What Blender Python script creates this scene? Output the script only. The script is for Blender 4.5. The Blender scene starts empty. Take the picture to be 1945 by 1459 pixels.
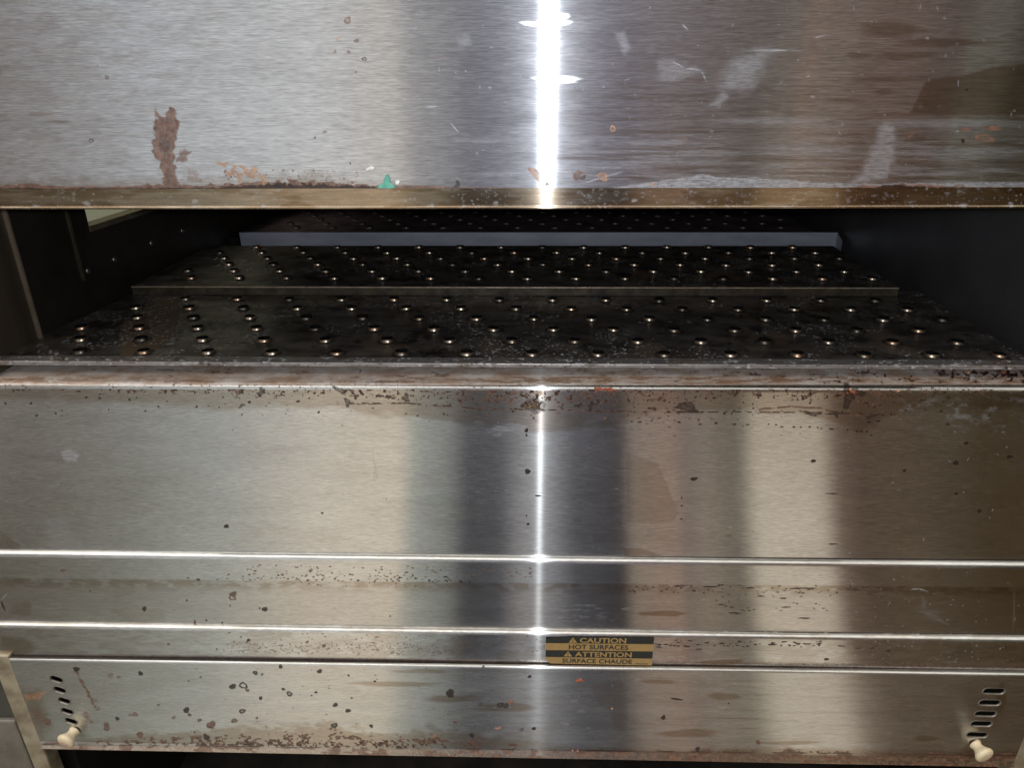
import bpy, math, random
import numpy as np
from mathutils import Matrix, Vector
random.seed(7); rng = np.random.default_rng(11)
S = bpy.context.scene
HC = 1.20                                   # height of the lens above the floor; everything below is (x, depth y, drop h)

# ------------------------------------------------------------------ camera
F = 1350.; CX, CY = 972.5, 729.5
_Y = np.array([38., -590., F]); _Y /= np.linalg.norm(_Y)
_X = np.array([64560., 203., -F]); _X -= _Y*_X.dot(_Y); _X /= np.linalg.norm(_X)
_D = np.cross(_Y, _X); _D = _D if _D[1] > 0 else -_D
M = np.stack([_X, _Y, _D], 1)               # camera <- oven axes
cam_d = bpy.data.cameras.new('camera'); cam = bpy.data.objects.new('camera', cam_d)
S.collection.objects.link(cam); S.camera = cam
cam_d.sensor_width = 36; cam_d.lens = F/1945*36; cam_d.clip_start = .01; cam_d.clip_end = 60
def w3(v): return Vector((float(v[0]), float(v[1]), -float(v[2])))
R = M.T
right, down, fwd = w3(R @ [1, 0, 0]), w3(R @ [0, 1, 0]), w3(R @ [0, 0, 1])
m = Matrix((right, -down, -fwd)).transposed().to_4x4(); m.translation = (0, 0, HC)
cam.matrix_world = m

# ------------------------------------------------------------------ world: the kitchen behind the camera as soft directional bands
def lin(c): return tuple(((v/255)/12.92 if v <= 10 else ((v/255+.055)/1.055)**2.4) for v in c)
def lx_at(px, py=950):
    r = R @ np.array([px-CX, py-CY, F]); return float(r[0]/np.linalg.norm(r))
W = bpy.data.worlds.new('World'); S.world = W; W.use_nodes = True
nt = W.node_tree; nt.nodes.clear(); N = nt.nodes.new; L = nt.links.new
tc = N('ShaderNodeTexCoord'); sx = N('ShaderNodeSeparateXYZ'); L(tc.outputs['Generated'], sx.inputs[0])
mr = N('ShaderNodeMapRange'); mr.inputs[1].default_value = -1; mr.inputs[2].default_value = 1
# slight waviness so the band edges are not ruler straight
L(sx.outputs[0], mr.inputs[0])
ramp = N('ShaderNodeValToRGB'); L(mr.outputs[0], ramp.inputs[0])
bands = [(-700, (110, 105, 92)), (-200, (112, 106, 92)), (30, (72, 68, 59)), (250, (100, 99, 90)), (430, (136, 137, 130)),
         (600, (182, 172, 158)), (755, (190, 179, 163)), (785, (138, 141, 135)), (855, (104, 107, 105)), (885, (36, 38, 44)),
         (950, (46, 48, 54)), (990, (116, 114, 114)), (1060, (96, 96, 100)), (1090, (48, 50, 56)), (1182, (16, 18, 23)),
         (1201, (122, 109, 98)), (1255, (130, 111, 98)), (1285, (133, 112, 99)), (1300, (104, 92, 86)), (1335, (122, 110, 98)),
         (1405, (90, 84, 74)), (1440, (182, 171, 155)), (1560, (176, 165, 150)), (1592, (92, 75, 65)), (1635, (66, 52, 41)),
         (1720, (72, 60, 45)), (1800, (58, 46, 30)), (1900, (52, 37, 17)), (2200, (48, 36, 20)), (3200, (42, 34, 22))]
cr = ramp.color_ramp
for i, (px, c) in enumerate(bands):
    pos = (lx_at(px)+1)/2
    e = cr.elements[i] if i < 2 else cr.elements.new(pos)
    if i < 2: e.position = pos
    e.color = (*[v/.56 for v in lin(c)], 1)
el = N('ShaderNodeMapRange'); el.inputs[1].default_value = -1; el.inputs[2].default_value = 1; L(sx.outputs[2], el.inputs[0])
er = N('ShaderNodeValToRGB'); L(el.outputs[0], er.inputs[0])
ev = [(-1, .12), (-.86, .55), (-.74, 1.22), (-.58, 1.02), (0, .98), (.25, .8), (.45, .5), (1, .5)]
for i, (z, v) in enumerate(ev):
    e = er.color_ramp.elements[i] if i < 2 else er.color_ramp.elements.new((z+1)/2)
    e.position = (z+1)/2; e.color = (v, v, v, 1)
bands2 = [(-700, (100, 98, 95)), (-200, (108, 104, 102)), (50, (128, 124, 123)), (300, (165, 166, 168)), (600, (182, 182, 182)), (745, (176, 171, 166)), (790, (142, 139, 139)),
          (900, (122, 121, 128)), (1000, (124, 122, 134)), (1100, (122, 115, 126)), (1300, (106, 97, 99)), (1450, (88, 77, 71)), (1500, (92, 78, 70)), (1525, (112, 88, 74)), (1560, (98, 80, 70)),
          (1700, (98, 79, 69)), (1780, (80, 64, 57)), (1812, (84, 74, 64)), (1825, (92, 87, 76)), (1885, (87, 82, 71)), (1912, (58, 53, 42)), (2300, (52, 47, 36)), (3200, (45, 42, 32))]
ramp2 = N('ShaderNodeValToRGB'); L(mr.outputs[0], ramp2.inputs[0]); cr = ramp2.color_ramp
for i, (px, c) in enumerate(bands2):
    pos = (lx_at(px, 200)+1)/2; c = tuple(v*(1 if px < 850 else .90) for v in c)
    e = cr.elements[i] if i < 2 else cr.elements.new(pos)
    if i < 2: e.position = pos
    e.color = (*[v/.56 for v in lin(c)], 1)
zf = N('ShaderNodeMapRange'); zf.interpolation_type = 'SMOOTHSTEP'; L(sx.outputs[2], zf.inputs[0]); zf.inputs[1].default_value = -.40; zf.inputs[2].default_value = -.22
rm = N('ShaderNodeMix'); rm.data_type = 'RGBA'; L(zf.outputs[0], rm.inputs[0]); L(ramp.outputs[0], rm.inputs[6]); L(ramp2.outputs[0], rm.inputs[7])
mul = N('ShaderNodeMix'); mul.data_type = 'RGBA'; mul.blend_type = 'MULTIPLY'; mul.inputs[0].default_value = 1
L(rm.outputs[2], mul.inputs[6]); L(er.outputs[0], mul.inputs[7])
# bright ceiling with tube lights overhead and behind
cz = N('ShaderNodeMapRange'); cz.interpolation_type = 'SMOOTHSTEP'; L(sx.outputs[2], cz.inputs[0])
cz.inputs[1].default_value = .54; cz.inputs[2].default_value = .61; cz.inputs[3].default_value = 0; cz.inputs[4].default_value = 1
cx_ = N('ShaderNodeMapRange'); L(sx.outputs[0], cx_.inputs[0])
cx_.inputs[1].default_value = -.6; cx_.inputs[2].default_value = .6; cx_.inputs[3].default_value = 2.5; cx_.inputs[4].default_value = 1.4
cm = N('ShaderNodeMath'); cm.operation = 'MULTIPLY'; L(cz.outputs[0], cm.inputs[0]); L(cx_.outputs[0], cm.inputs[1])
cc = N('ShaderNodeMix'); cc.data_type = 'RGBA'; cc.blend_type = 'MULTIPLY'; cc.inputs[0].default_value = 1
cc.inputs[6].default_value = (1, .96, .9, 1); L(cm.outputs[0], cc.inputs[7])
add = N('ShaderNodeMix'); add.data_type = 'RGBA'; add.blend_type = 'ADD'; add.inputs[0].default_value = 1
L(mul.outputs[2], add.inputs[6]); L(cc.outputs[2], add.inputs[7])
# the far side of the oven is a dim olive room
yb = N('ShaderNodeMapRange'); yb.interpolation_type = 'SMOOTHSTEP'; L(sx.outputs[1], yb.inputs[0])
yb.inputs[1].default_value = -.05; yb.inputs[2].default_value = .25
fin = N('ShaderNodeMix'); fin.data_type = 'RGBA'; L(yb.outputs[0], fin.inputs[0]); L(add.outputs[2], fin.inputs[6])
fin.inputs[7].default_value = (.17, .17, .115, 1)
bg = N('ShaderNodeBackground'); bg.inputs[1].default_value = 1.0; L(fin.outputs[2], bg.inputs[0])
wo = N('ShaderNodeOutputWorld'); L(bg.outputs[0], wo.inputs[0])

# ------------------------------------------------------------------ the phone's flash beside its lens
fl = bpy.data.lights.new('phone_flash', 'POINT'); fl.energy = 7.5; fl.shadow_soft_size = .004; fl.color = (.88, .93, 1)
flo = bpy.data.objects.new('phone_flash', fl); flo.location = (.020, 0, HC+.006); S.collection.objects.link(flo)

vs = S.view_settings; vs.view_transform = 'Standard'; vs.look = 'None'; vs.exposure = 0; vs.gamma = 1; vs.use_curve_mapping = False
S.cycles.max_bounces = 8; S.cycles.glossy_bounces = 5; S.cycles.sample_clamp_indirect = 4

# ------------------------------------------------------------------ helpers
def inv_y(px, py, y): r = R @ np.array([px-CX, py-CY, F]); return r*y/r[1]
def inv_h(px, py, h): r = R @ np.array([px-CX, py-CY, F]); return r*h/r[2]
def chart(x, y, h):
    c = M @ np.stack([x, y, h]).reshape(3, -1)
    return (CX+F*c[0]/c[2]).reshape(x.shape).astype(np.float32), (CY+F*c[1]/c[2]).reshape(x.shape).astype(np.float32)
def hh(py, y, px=1000): return float(inv_y(px, py, y)[2])
def wloc(p):
    v = Vector()
    while p is not None: v = v+p.location; p = p.parent
    return v
def link(o, parent=None):
    S.collection.objects.link(o)
    if parent is not None: o.parent = parent
    return o
def tag(o, label, cat, group=None, kind=None):
    o['label'] = label; o['category'] = cat
    if group: o['group'] = group
    if kind: o['kind'] = kind
    return o
def empty(name, loc=(0, 0, 0)):
    o = bpy.data.objects.new(name, None); o.location = loc; o.empty_display_size = .02; return link(o)
def mesh_obj(name, V, Fc, mat, parent=None, smooth=False):
    """V in (x, y, h) oven axes"""
    me = bpy.data.meshes.new(name); pl = wloc(parent)
    me.from_pydata([(v[0]-pl.x, v[1]-pl.y, HC-v[2]-pl.z) for v in V], [], Fc)
    me.materials.append(mat)
    if smooth: me.shade_smooth()
    me.update()
    return link(bpy.data.objects.new(name, me), parent)
def boxes(bs):
    V = []; Fc = []
    for x0, x1, y0, y1, h0, h1 in bs:
        b = len(V)
        V += [(x, y, h) for x in (x0, x1) for y in (y0, y1) for h in (h0, h1)]
        Fc += [tuple(b+i for i in q) for q in ((0, 1, 3, 2), (4, 6, 7, 5), (0, 4, 5, 1), (2, 3, 7, 6), (0, 2, 6, 4), (1, 5, 7, 3))]
    return V, Fc
def bevel(o, w=.001, n=2):
    b = o.modifiers.new('bevel', 'BEVEL'); b.width = w; b.segments = n; b.limit_method = 'ANGLE'; b.harden_normals = False
    return o
def lattice_noise(x, y, seed):
    xi = np.floor(x).astype(np.int64); yi = np.floor(y).astype(np.int64)
    fx = (x-xi).astype(np.float32); fy = (y-yi).astype(np.float32)
    fx = fx*fx*(3-2*fx); fy = fy*fy*(3-2*fy)
    def hsh(a, b):
        n = (a*374761393+b*668265263+seed*974634777) & 0xffffffff
        n = ((n ^ (n >> 13))*1274126177) & 0xffffffff
        return ((n ^ (n >> 16)) & 0xffff).astype(np.float32)/65535.
    return (hsh(xi, yi)*(1-fx)+hsh(xi+1, yi)*fx)*(1-fy)+(hsh(xi, yi+1)*(1-fx)+hsh(xi+1, yi+1)*fx)*fy
def fbm(x, y, seed=1, octv=4):
    a = 0; s = 0; w = 1.
    for i in range(octv):
        a = a+w*lattice_noise(x*2**i, y*2**i, seed+i*17); s += w; w *= .55
    return a/s
def sst(a, b, v):
    t = np.clip((v-a)/(b-a), 0, 1); return t*t*(3-2*t)

# ------------------------------------------------------------------ materials
def nmath(nt, op, a, b=None, c=None):
    n = nt.nodes.new('ShaderNodeMath'); n.operation = op
    for i, v in enumerate((a, b, c)):
        if v is None: continue
        if isinstance(v, (int, float)): n.inputs[i].default_value = v
        else: nt.links.new(v, n.inputs[i])
    return n.outputs[0]
def nmix(nt, f, a, b, mode='MIX'):
    n = nt.nodes.new('ShaderNodeMix'); n.data_type = 'RGBA'; n.blend_type = mode
    for i, v in ((0, f), (6, a), (7, b)):
        if isinstance(v, (int, float)): n.inputs[i].default_value = v
        elif isinstance(v, tuple): n.inputs[i].default_value = (*v, 1) if len(v) == 3 else v
        else: nt.links.new(v, n.inputs[i])
    return n.outputs[2]
def nnoise(nt, vec, scale, detail=3, rough=.55, stretch=(1, 1, 1), dist=0, off=(0, 0, 0)):
    mp = nt.nodes.new('ShaderNodeMapping'); mp.inputs['Scale'].default_value = stretch; mp.inputs['Location'].default_value = off
    nt.links.new(vec, mp.inputs[0])
    n = nt.nodes.new('ShaderNodeTexNoise'); n.inputs['Scale'].default_value = scale; n.inputs['Detail'].default_value = detail
    n.inputs['Roughness'].default_value = rough; n.inputs['Distortion'].default_value = dist
    nt.links.new(mp.outputs[0], n.inputs['Vector']); return n.outputs[0]
def nrange(nt, v, a, b, c=0., d=1., smooth=False):
    n = nt.nodes.new('ShaderNodeMapRange'); nt.links.new(v, n.inputs[0])
    if smooth: n.interpolation_type = 'SMOOTHSTEP'
    for i, k in enumerate((a, b, c, d)): n.inputs[i+1].default_value = k
    return n.outputs[0]
def brushed(name, base=(.60, .60, .59), rx=.012, rz=.32, haze=.35, grain=1.0, film=.0, speck=.0, gscale=1.0, seed=0., tail=.22):
    """steel brushed along X: highlights stretch up and down; grime and painted seam shade come from the sheet's stain attributes"""
    mt = bpy.data.materials.new(name); mt.use_nodes = True; t = mt.node_tree; t.nodes.clear(); n = t.nodes.new; l = t.links.new
    tc = n('ShaderNodeTexCoord'); P = tc.outputs['Object']
    at = n('ShaderNodeAttribute'); at.attribute_name = 'stain_shade_a'; bt = n('ShaderNodeAttribute'); bt.attribute_name = 'stain_b'
    sa = n('ShaderNodeSeparateColor'); l(at.outputs['Color'], sa.inputs[0])
    sb = n('ShaderNodeSeparateColor'); l(bt.outputs['Color'], sb.inputs[0])
    fine = nnoise(t, P, 40*gscale, 2, .6, (.7, 15, 15), off=(seed, seed*2, 0))     # long fine scratches
    fleck = nnoise(t, P, 70*gscale, 2, .6, (.8, 9.5, 9.5), off=(seed*3, 0, 1))       # short brush flecks
    cloud = nnoise(t, P, 6, 4, .6, (1, 3, 3), 1.2, off=(seed, 1, 4))
    cloud2 = nnoise(t, P, 22, 4, .6, (.6, 2.6, 2.6), .6, off=(seed, 5, 1))
    g = nmath(t, 'ADD', nmath(t, 'MULTIPLY', nmath(t, 'SUBTRACT', fine, .5), .9*grain), nmath(t, 'MULTIPLY', nmath(t, 'SUBTRACT', fleck, .5), 1.1*grain))
    g = nmath(t, 'ADD', g, 1.0)
    g = nmath(t, 'MULTIPLY', g, nrange(t, cloud2, .3, .7, .93, 1.06))
    gc = n('ShaderNodeCombineColor'); [l(g, gc.inputs[i]) for i in range(3)]
    col = nmix(t, 1., base, gc.outputs[0], 'MULTIPLY')
    # thin greasy film (attribute alpha + clouds): darker and warmer
    fm = nmath(t, 'MULTIPLY', nrange(t, cloud, .42, .68, 0, 1, True), film)
    fm = nmath(t, 'MAXIMUM', fm, at.outputs['Alpha'])
    col = nmix(t, fm, col, nmix(t, 1., col, (.62, .52, .42), 'MULTIPLY'))
    bump = n('ShaderNodeBump'); bump.inputs['Strength'].default_value = .25; bump.inputs['Distance'].default_value = .0004
    hgt = nmath(t, 'ADD', nmath(t, 'MULTIPLY', sa.outputs[1], 1.3), nmath(t, 'MULTIPLY', sa.outputs[0], .6))
    hgt = nmath(t, 'ADD', hgt, nmath(t, 'MULTIPLY', sb.outputs[0], 1.5))
    l(hgt, bump.inputs['Height'])
    tan = n('ShaderNodeCombineXYZ'); tan.inputs[0].default_value = 1
    def lobe(ax, ay, c):
        r2 = math.sqrt(ax*ay)   # alpha
        an = 1-math.sqrt(ax/ay)
        gl = n('ShaderNodeBsdfAnisotropic'); gl.distribution = 'GGX'
        gl.inputs['Roughness'].default_value = math.sqrt(r2); gl.inputs['Anisotropy'].default_value = an
        l(c, gl.inputs['Color']); l(tan.outputs[0], gl.inputs['Tangent']); return gl.outputs[0]
    la = lobe(rx, rz, col); lb = lobe(.05, .25, col); lt = lobe(rx*.8, .55, col)
    ms = n('ShaderNodeMixShader'); ms.inputs[0].default_value = tail; l(la, ms.inputs[1]); l(lt, ms.inputs[2]); la = ms.outputs[0]
    hz = n('ShaderNodeMixShader'); hz.inputs[0].default_value = haze
    tex = nrange(t, nnoise(t, P, 900, 3, .7), .35, .6, .35, 1.)
    tex2 = nrange(t, nnoise(t, P, 260, 3, .6, off=(7, 2, 0)), .35, .62, .55, 1.)
    opac = nmath(t, 'MULTIPLY', tex, tex2)
    hzf = nmath(t, 'ADD', nmath(t, 'MULTIPLY', sb.outputs[1], .7), nmath(t, 'MULTIPLY', nrange(t, cloud2, .35, .7, .75, 1.25), haze)); l(hzf, hz.inputs[0])
    l(la, hz.inputs[1]); l(lb, hz.inputs[2])
    sh = hz.outputs[0]
    def dirt(sh, mask, c1, c2, rough, spec=.4, nsc=240, amount=.7):
        b = n('ShaderNodeBsdfPrincipled'); nn = nnoise(t, P, nsc, 4, .65)
        l(nmix(t, nrange(t, nn, .35, .65), c1, c2), b.inputs['Base Color']); b.inputs['Roughness'].default_value = rough
        b.inputs['Specular IOR Level'].default_value = spec; l(bump.outputs[0], b.inputs['Normal'])
        br = nnoise(t, P, 420, 3, .7, off=(3, 1, seed))
        mk = nmath(t, 'MULTIPLY_ADD', mask, 1.7, nmath(t, 'MULTIPLY', br, -.75)); mk = nrange(t, mk, 0, .85, 0, 1, True)
        mk = nmath(t, 'MULTIPLY', mk, nmath(t, 'MULTIPLY_ADD', opac, amount, 1-amount))
        x = n('ShaderNodeMixShader'); l(mk, x.inputs[0]); l(sh, x.inputs[1]); l(b.outputs[0], x.inputs[2]); return x.outputs[0]
    pale = sa.outputs[2]
    if speck:
        v = n('ShaderNodeTexVoronoi'); v.inputs['Scale'].default_value = 150; l(P, v.inputs['Vector'])
        sp = nrange(t, v.outputs['Distance'], .06, .16, 1, 0)
        sp = nmath(t, 'MULTIPLY', sp, nrange(t, nnoise(t, P, 30, 2), .55, .7, 0, speck))
        pale = nmath(t, 'MAXIMUM', pale, sp)
    sh = dirt(sh, sb.outputs[2], (.62, .42, .30), (.97, .87, .78), .40, .6, 38, .2)
    # pale scuffs are roughened metal: they still shine, only milkier
    b = n('ShaderNodeBsdfPrincipled'); b.inputs['Base Color'].default_value = (.50, .51, .54, 1); b.inputs['Metallic'].default_value = .25
    b.inputs['Roughness'].default_value = .55
    x = n('ShaderNodeMixShader'); l(nmath(t, 'MULTIPLY', nmath(t, 'MULTIPLY', pale, .62), nrange(t, fleck, .3, .6, .35, 1)), x.inputs[0]); l(sh, x.inputs[1]); l(b.outputs[0], x.inputs[2]); sh = x.outputs[0]
    sh = dirt(sh, sa.outputs[0], (.080, .036, .023), (.20, .105, .066), .5, .4, 240, .38)
    sh = dirt(sh, sb.outputs[0], (.25, .115, .055), (.46, .28, .17), .5, .4, 240, .6)
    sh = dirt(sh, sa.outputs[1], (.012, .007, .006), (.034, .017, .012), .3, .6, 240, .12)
    o = n('ShaderNodeOutputMaterial'); l(sh, o.inputs[0]); return mt
def simple(name, c, rough=.5, metal=0., c2=None, nsc=60, bumps=0., spec=.5, stretch=(1, 1, 1), use_attr=False):
    mt = bpy.data.materials.new(name); mt.use_nodes = True; t = mt.node_tree; b = t.nodes['Principled BSDF']; l = t.links.new
    tc = t.nodes.new('ShaderNodeTexCoord'); P = tc.outputs['Object']
    nn = nnoise(t, P, nsc, 5, .65, stretch)
    col = nmix(t, nrange(t, nn, .35, .65), c, c2 or tuple(v*.7 for v in c))
    rg = nrange(t, nnoise(t, P, nsc*1.7, 3, .6), .3, .7, rough*.8, min(1, rough*1.25))
    b.inputs['Metallic'].default_value = metal; b.inputs['Specular IOR Level'].default_value = spec
    if use_attr:
        at = t.nodes.new('ShaderNodeAttribute'); at.attribute_name = 'stain_shade_a'
        sa = t.nodes.new('ShaderNodeSeparateColor'); l(at.outputs['Color'], sa.inputs[0])
        br = nnoise(t, P, 500, 3, .7)
        def mk(v): return nrange(t, nmath(t, 'MULTIPLY_ADD', v, 1.7, nmath(t, 'MULTIPLY', br, -.75)), 0, .85, 0, 1, True)
        kr, kg, kb = mk(sa.outputs[0]), mk(sa.outputs[1]), mk(sa.outputs[2])
        col = nmix(t, kr, col, (.13, .085, .05)); col = nmix(t, kb, col, (.50, .48, .48)); col = nmix(t, kg, col, (.008, .006, .006))
        mm = nmath(t, 'MAXIMUM', kr, nmath(t, 'MAXIMUM', kg, kb))
        l(nmath(t, 'MULTIPLY', nmath(t, 'SUBTRACT', 1., mm), metal), b.inputs['Metallic'])
        rg = nmath(t, 'MAXIMUM', rg, nmath(t, 'MULTIPLY', nmath(t, 'MAXIMUM', kr, kb), .7))
    l(col, b.inputs['Base Color']); l(rg, b.inputs['Roughness'])
    if bumps:
        bu = t.nodes.new('ShaderNodeBump'); bu.inputs['Strength'].default_value = bumps; bu.inputs['Distance'].default_value = .001
        l(nn, bu.inputs['Height']); l(bu.outputs[0], b.inputs['Normal'])
    return mt
M_door = brushed('brushed_steel_door', (.58, .59, .605), .0026, .11, .055, .80, .07, .3, 2.8, 0, .04)
M_shelf = brushed('brushed_steel_shelf', (.60, .60, .58), .0045, .10, .08, .66, .14, .3, 2.6, 2., .09)
M_trim = brushed('brushed_steel_trim', (.60, .60, .58), .0045, .10, .08, .60, .16, .2, 2.6, 5., .07)
M_access = brushed('brushed_steel_access', (.59, .59, .565), .011, .10, .26, .58, .14, .3, 2.4, 8., .12)
M_hem = brushed('floor_brown_steel_hem', (.42, .345, .26), .006, .14, .10, .6, .4, .6, 1.2, 3.)  # the floor's brown reflection is put into the base colour
M_plate = simple('baked_nozzle_steel', (.25, .215, .185), .34, .55, (.065, .054, .047), 20, .35, .5, (1, 2, 1), True)
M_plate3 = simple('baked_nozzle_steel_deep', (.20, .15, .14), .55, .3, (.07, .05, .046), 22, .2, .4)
M_nozzle = simple('worn_nozzle_steel', (.70, .59, .44), .34, 1., (.50, .40, .31), 160, .1)
M_hole = simple('hole_shade_black', (.004, .004, .004), .9, 0, spec=.1)  # shade of the uncut nozzle holes put into the colour
M_edge = simple('worn_plate_edge', (.55, .44, .32), .4, .4, (.28, .21, .15), 70)
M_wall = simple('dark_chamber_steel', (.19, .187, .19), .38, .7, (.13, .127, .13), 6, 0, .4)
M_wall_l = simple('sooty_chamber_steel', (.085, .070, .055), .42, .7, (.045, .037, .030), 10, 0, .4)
M_black = simple('void_black', (.012, .011, .010), .8, 0, (.006, .006, .006), 12, 0, .2)
M_blue = simple('blued_steel_band', (.42, .435, .50), .55, .1, (.31, .325, .385), 14, .05, .5, (1, 1, 4))
M_post = simple('frame_steel', (.50, .44, .32), .42, .5, (.24, .19, .12), 34, .3)
M_tan = simple('tan_grease_steel', (.42, .36, .25), .4, .75, (.25, .2, .13), 70, .2)
M_slot = simple('slot_rim_steel', (.46, .43, .38), .35, .85, (.3, .26, .22), 80)
M_screw = simple('dull_screw', (.30, .30, .28), .4, .9)
M_green = simple('grey_green_steel', (.10, .10, .078), .55, .35, (.06, .06, .048), 12, 0, .4, (1, 3, 1))
M_knob = simple('ivory_plastic', (.80, .69, .47), .38, 0, (.70, .54, .34), 60, 0, .5)
M_knobd = simple('stained_plastic', (.55, .36, .27), .5, 0, (.62, .48, .36), 300, .1)

# ------------------------------------------------------------------ dense sheet with stain attributes
class Sheet:
    def __init__(s, x0, x1, prof, step=.0006, xfun=None):
        """prof: list of (y, h, fine?) – fine spans get resampled at `step`"""
        pts = [prof[0][:2]]
        for a, b in zip(prof[:-1], prof[1:]):
            d = math.hypot(b[0]-a[0], b[1]-a[1]); k = max(1, int(round(d/step))) if b[2] else 1
            for i in range(1, k+1): pts.append((a[0]+(b[0]-a[0])*i/k, a[1]+(b[1]-a[1])*i/k))
        P = np.array(pts); nx = int((x1-x0)/step)+1
        xs = np.linspace(x0, x1, nx); s.x, s.y = np.meshgrid(xs, P[:, 0]); _, s.h = np.meshgrid(xs, P[:, 1])
        s.px, s.py = chart(s.x, s.y, s.h); s.sh = s.x.shape
        s.ch = {k: np.zeros(s.sh, np.float32) for k in 'RGBAOHD'}   # rust, burnt and painted seam shade, pale, film, orange, haze
        s.keep = None
    def win(s, cx, cy, rx, ry):
        mc = s.sh[1]//2; r = int(np.argmin(abs(s.py[:, mc]-cy))); c = int(np.argmin(abs(s.px[r]-cx))); r = int(np.argmin(abs(s.py[:, c]-cy)))
        dx = abs(s.px[r, min(c+1, s.sh[1]-1)]-s.px[r, max(c-1, 0)])/2+1e-3
        rr = np.nonzero(abs(s.py[:, c]-cy) <= ry+3)[0]
        if len(rr) == 0: return None
        k = int((rx+3)/dx)+2
        return slice(max(0, rr[0]), rr[-1]+1), slice(max(0, c-k), min(s.sh[1], c+k+1))
    def spot(s, cx, cy, rx, ry=None, ch='G', v=1., soft=.42, ang=0., ring=0., wob=.17):
        ry = ry or rx; q = max(rx, ry)*1.4; w = s.win(cx, cy, q, q)
        if w is None: return
        dx = s.px[w]-cx; dy = s.py[w]-cy; a = math.radians(ang)
        u = (dx*math.cos(a)+dy*math.sin(a))/rx; t = (-dx*math.sin(a)+dy*math.cos(a))/ry
        th = np.arctan2(t, u); d = np.sqrt(u*u+t*t)
        for k in (2, 3, 5, 7): d = d*(1+wob/k*1.5*np.cos(k*th+rng.uniform(0, 6.28)))
        m = v*(1-sst(1-soft, 1+soft*.6, d))
        if ring: m = m*(1-ring*(1-sst(.35, .85, d)))
        s.ch[ch][w] = np.maximum(s.ch[ch][w], m)
    def field(s, ch, m, mode='max'):
        s.ch[ch] = np.maximum(s.ch[ch], m.astype(np.float32)) if mode == 'max' else s.ch[ch]*m
    def poly(s, pts, ch, v=1., edge=3., warp=3., seed=3):
        """soft polygon in chart coordinates, edge roughened by noise"""
        X = s.px+warp*(fbm(s.px/14, s.py/9, seed)-.5)*2; Yv = s.py+warp*(fbm(s.px/12, s.py/9, seed+9)-.5)*2
        P = np.array(pts, float); lo = P.min(0)-edge*3; hi = P.max(0)+edge*3
        sel = (s.px > lo[0]) & (s.px < hi[0]) & (s.py > lo[1]) & (s.py < hi[1])
        if not sel.any(): return
        x = X[sel]; y = Yv[sel]; ins = np.zeros(x.shape, bool); dm = np.full(x.shape, 1e9)
        for i in range(len(P)):
            a, b = P[i], P[(i+1) % len(P)]
            c = ((a[1] > y) != (b[1] > y)) & (x < (b[0]-a[0])*(y-a[1])/(b[1]-a[1]+1e-12)+a[0]); ins ^= c
            ab = b-a; t = np.clip(((x-a[0])*ab[0]+(y-a[1])*ab[1])/(ab@ab+1e-9), 0, 1)
            dm = np.minimum(dm, np.hypot(x-a[0]-t*ab[0], y-a[1]-t*ab[1]))
        sd = np.where(ins, dm, -dm); m = np.zeros(s.sh, np.float32); m[sel] = v*sst(-edge, edge, sd); s.field(ch, m)
    def scatter(s, n, box, size, ch='G', v=1., asp=1., ring=0., w=None, slope=0.):
        for _ in range(n):
            cx = rng.uniform(box[0], box[2]); cy = rng.uniform(box[1], box[3])+slope*(cx-1000)
            z = rng.uniform(*size); s.spot(cx, cy, z*asp*rng.uniform(.8, 1.3), z, ch, v*rng.uniform(.6, 1), .4, 0, ring)
    def line(s, pts, wd, ch, v=1., soft=.5):
        for (x0, y0), (x1, y1) in zip(pts[:-1], pts[1:]):
            L_ = math.hypot(x1-x0, y1-y0); s.spot((x0+x1)/2, (y0+y1)/2, L_/2+wd, wd, ch, v, soft, math.degrees(math.atan2(y1-y0, x1-x0)), 0, .1)
    def build(s, name, mat, parent):
        r, c = s.sh; me = bpy.data.meshes.new(name); pl = wloc(parent)
        co = np.stack([s.x-pl.x, s.y-pl.y, HC-s.h-pl.z], -1).reshape(-1, 3).astype(np.float32)
        idx = np.arange(r*c).reshape(r, c)
        q = np.stack([idx[:-1, :-1], idx[1:, :-1], idx[1:, 1:], idx[:-1, 1:]], -1).reshape(-1, 4)
        if s.keep is not None: q = q[s.keep.reshape(-1)]
        me.vertices.add(r*c); me.vertices.foreach_set('co', co.ravel())
        me.loops.add(q.size); me.loops.foreach_set('vertex_index', q.ravel().astype(np.int32))
        me.polygons.add(len(q)); me.polygons.foreach_set('loop_start', np.arange(0, q.size, 4, dtype=np.int32))
        me.update(calc_edges=True); me.shade_smooth()
        A = me.attributes.new('stain_shade_a', 'FLOAT_COLOR', 'POINT'); C = s.ch
        A.data.foreach_set('color', np.clip(np.stack([C['R'], C['G'], C['B'], C['A']], -1), 0, 1).ravel().astype(np.float32))
        B = me.attributes.new('stain_b', 'FLOAT_COLOR', 'POINT')
        B.data.foreach_set('color', np.clip(np.stack([C['O'], C['H'], C['D'], C['H']*0+1], -1), 0, 1).ravel().astype(np.float32))
        me.materials.append(mat); me.validate()
        return link(bpy.data.objects.new(name, me), parent)
def arc(cy, ch_, r, a0, a1, n=10):
    return [(cy+r*math.sin(math.radians(a0+(a1-a0)*i/n)), ch_-r*math.cos(math.radians(a0+(a1-a0)*i/n))) for i in range(n+1)]

# ================================================================== THE OVEN
oven = empty('conveyor_oven', (0, 1.0, 0))
tag(oven, 'stained brushed stainless steel oven with its raised door above an open dark baking chamber', 'oven')

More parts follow.
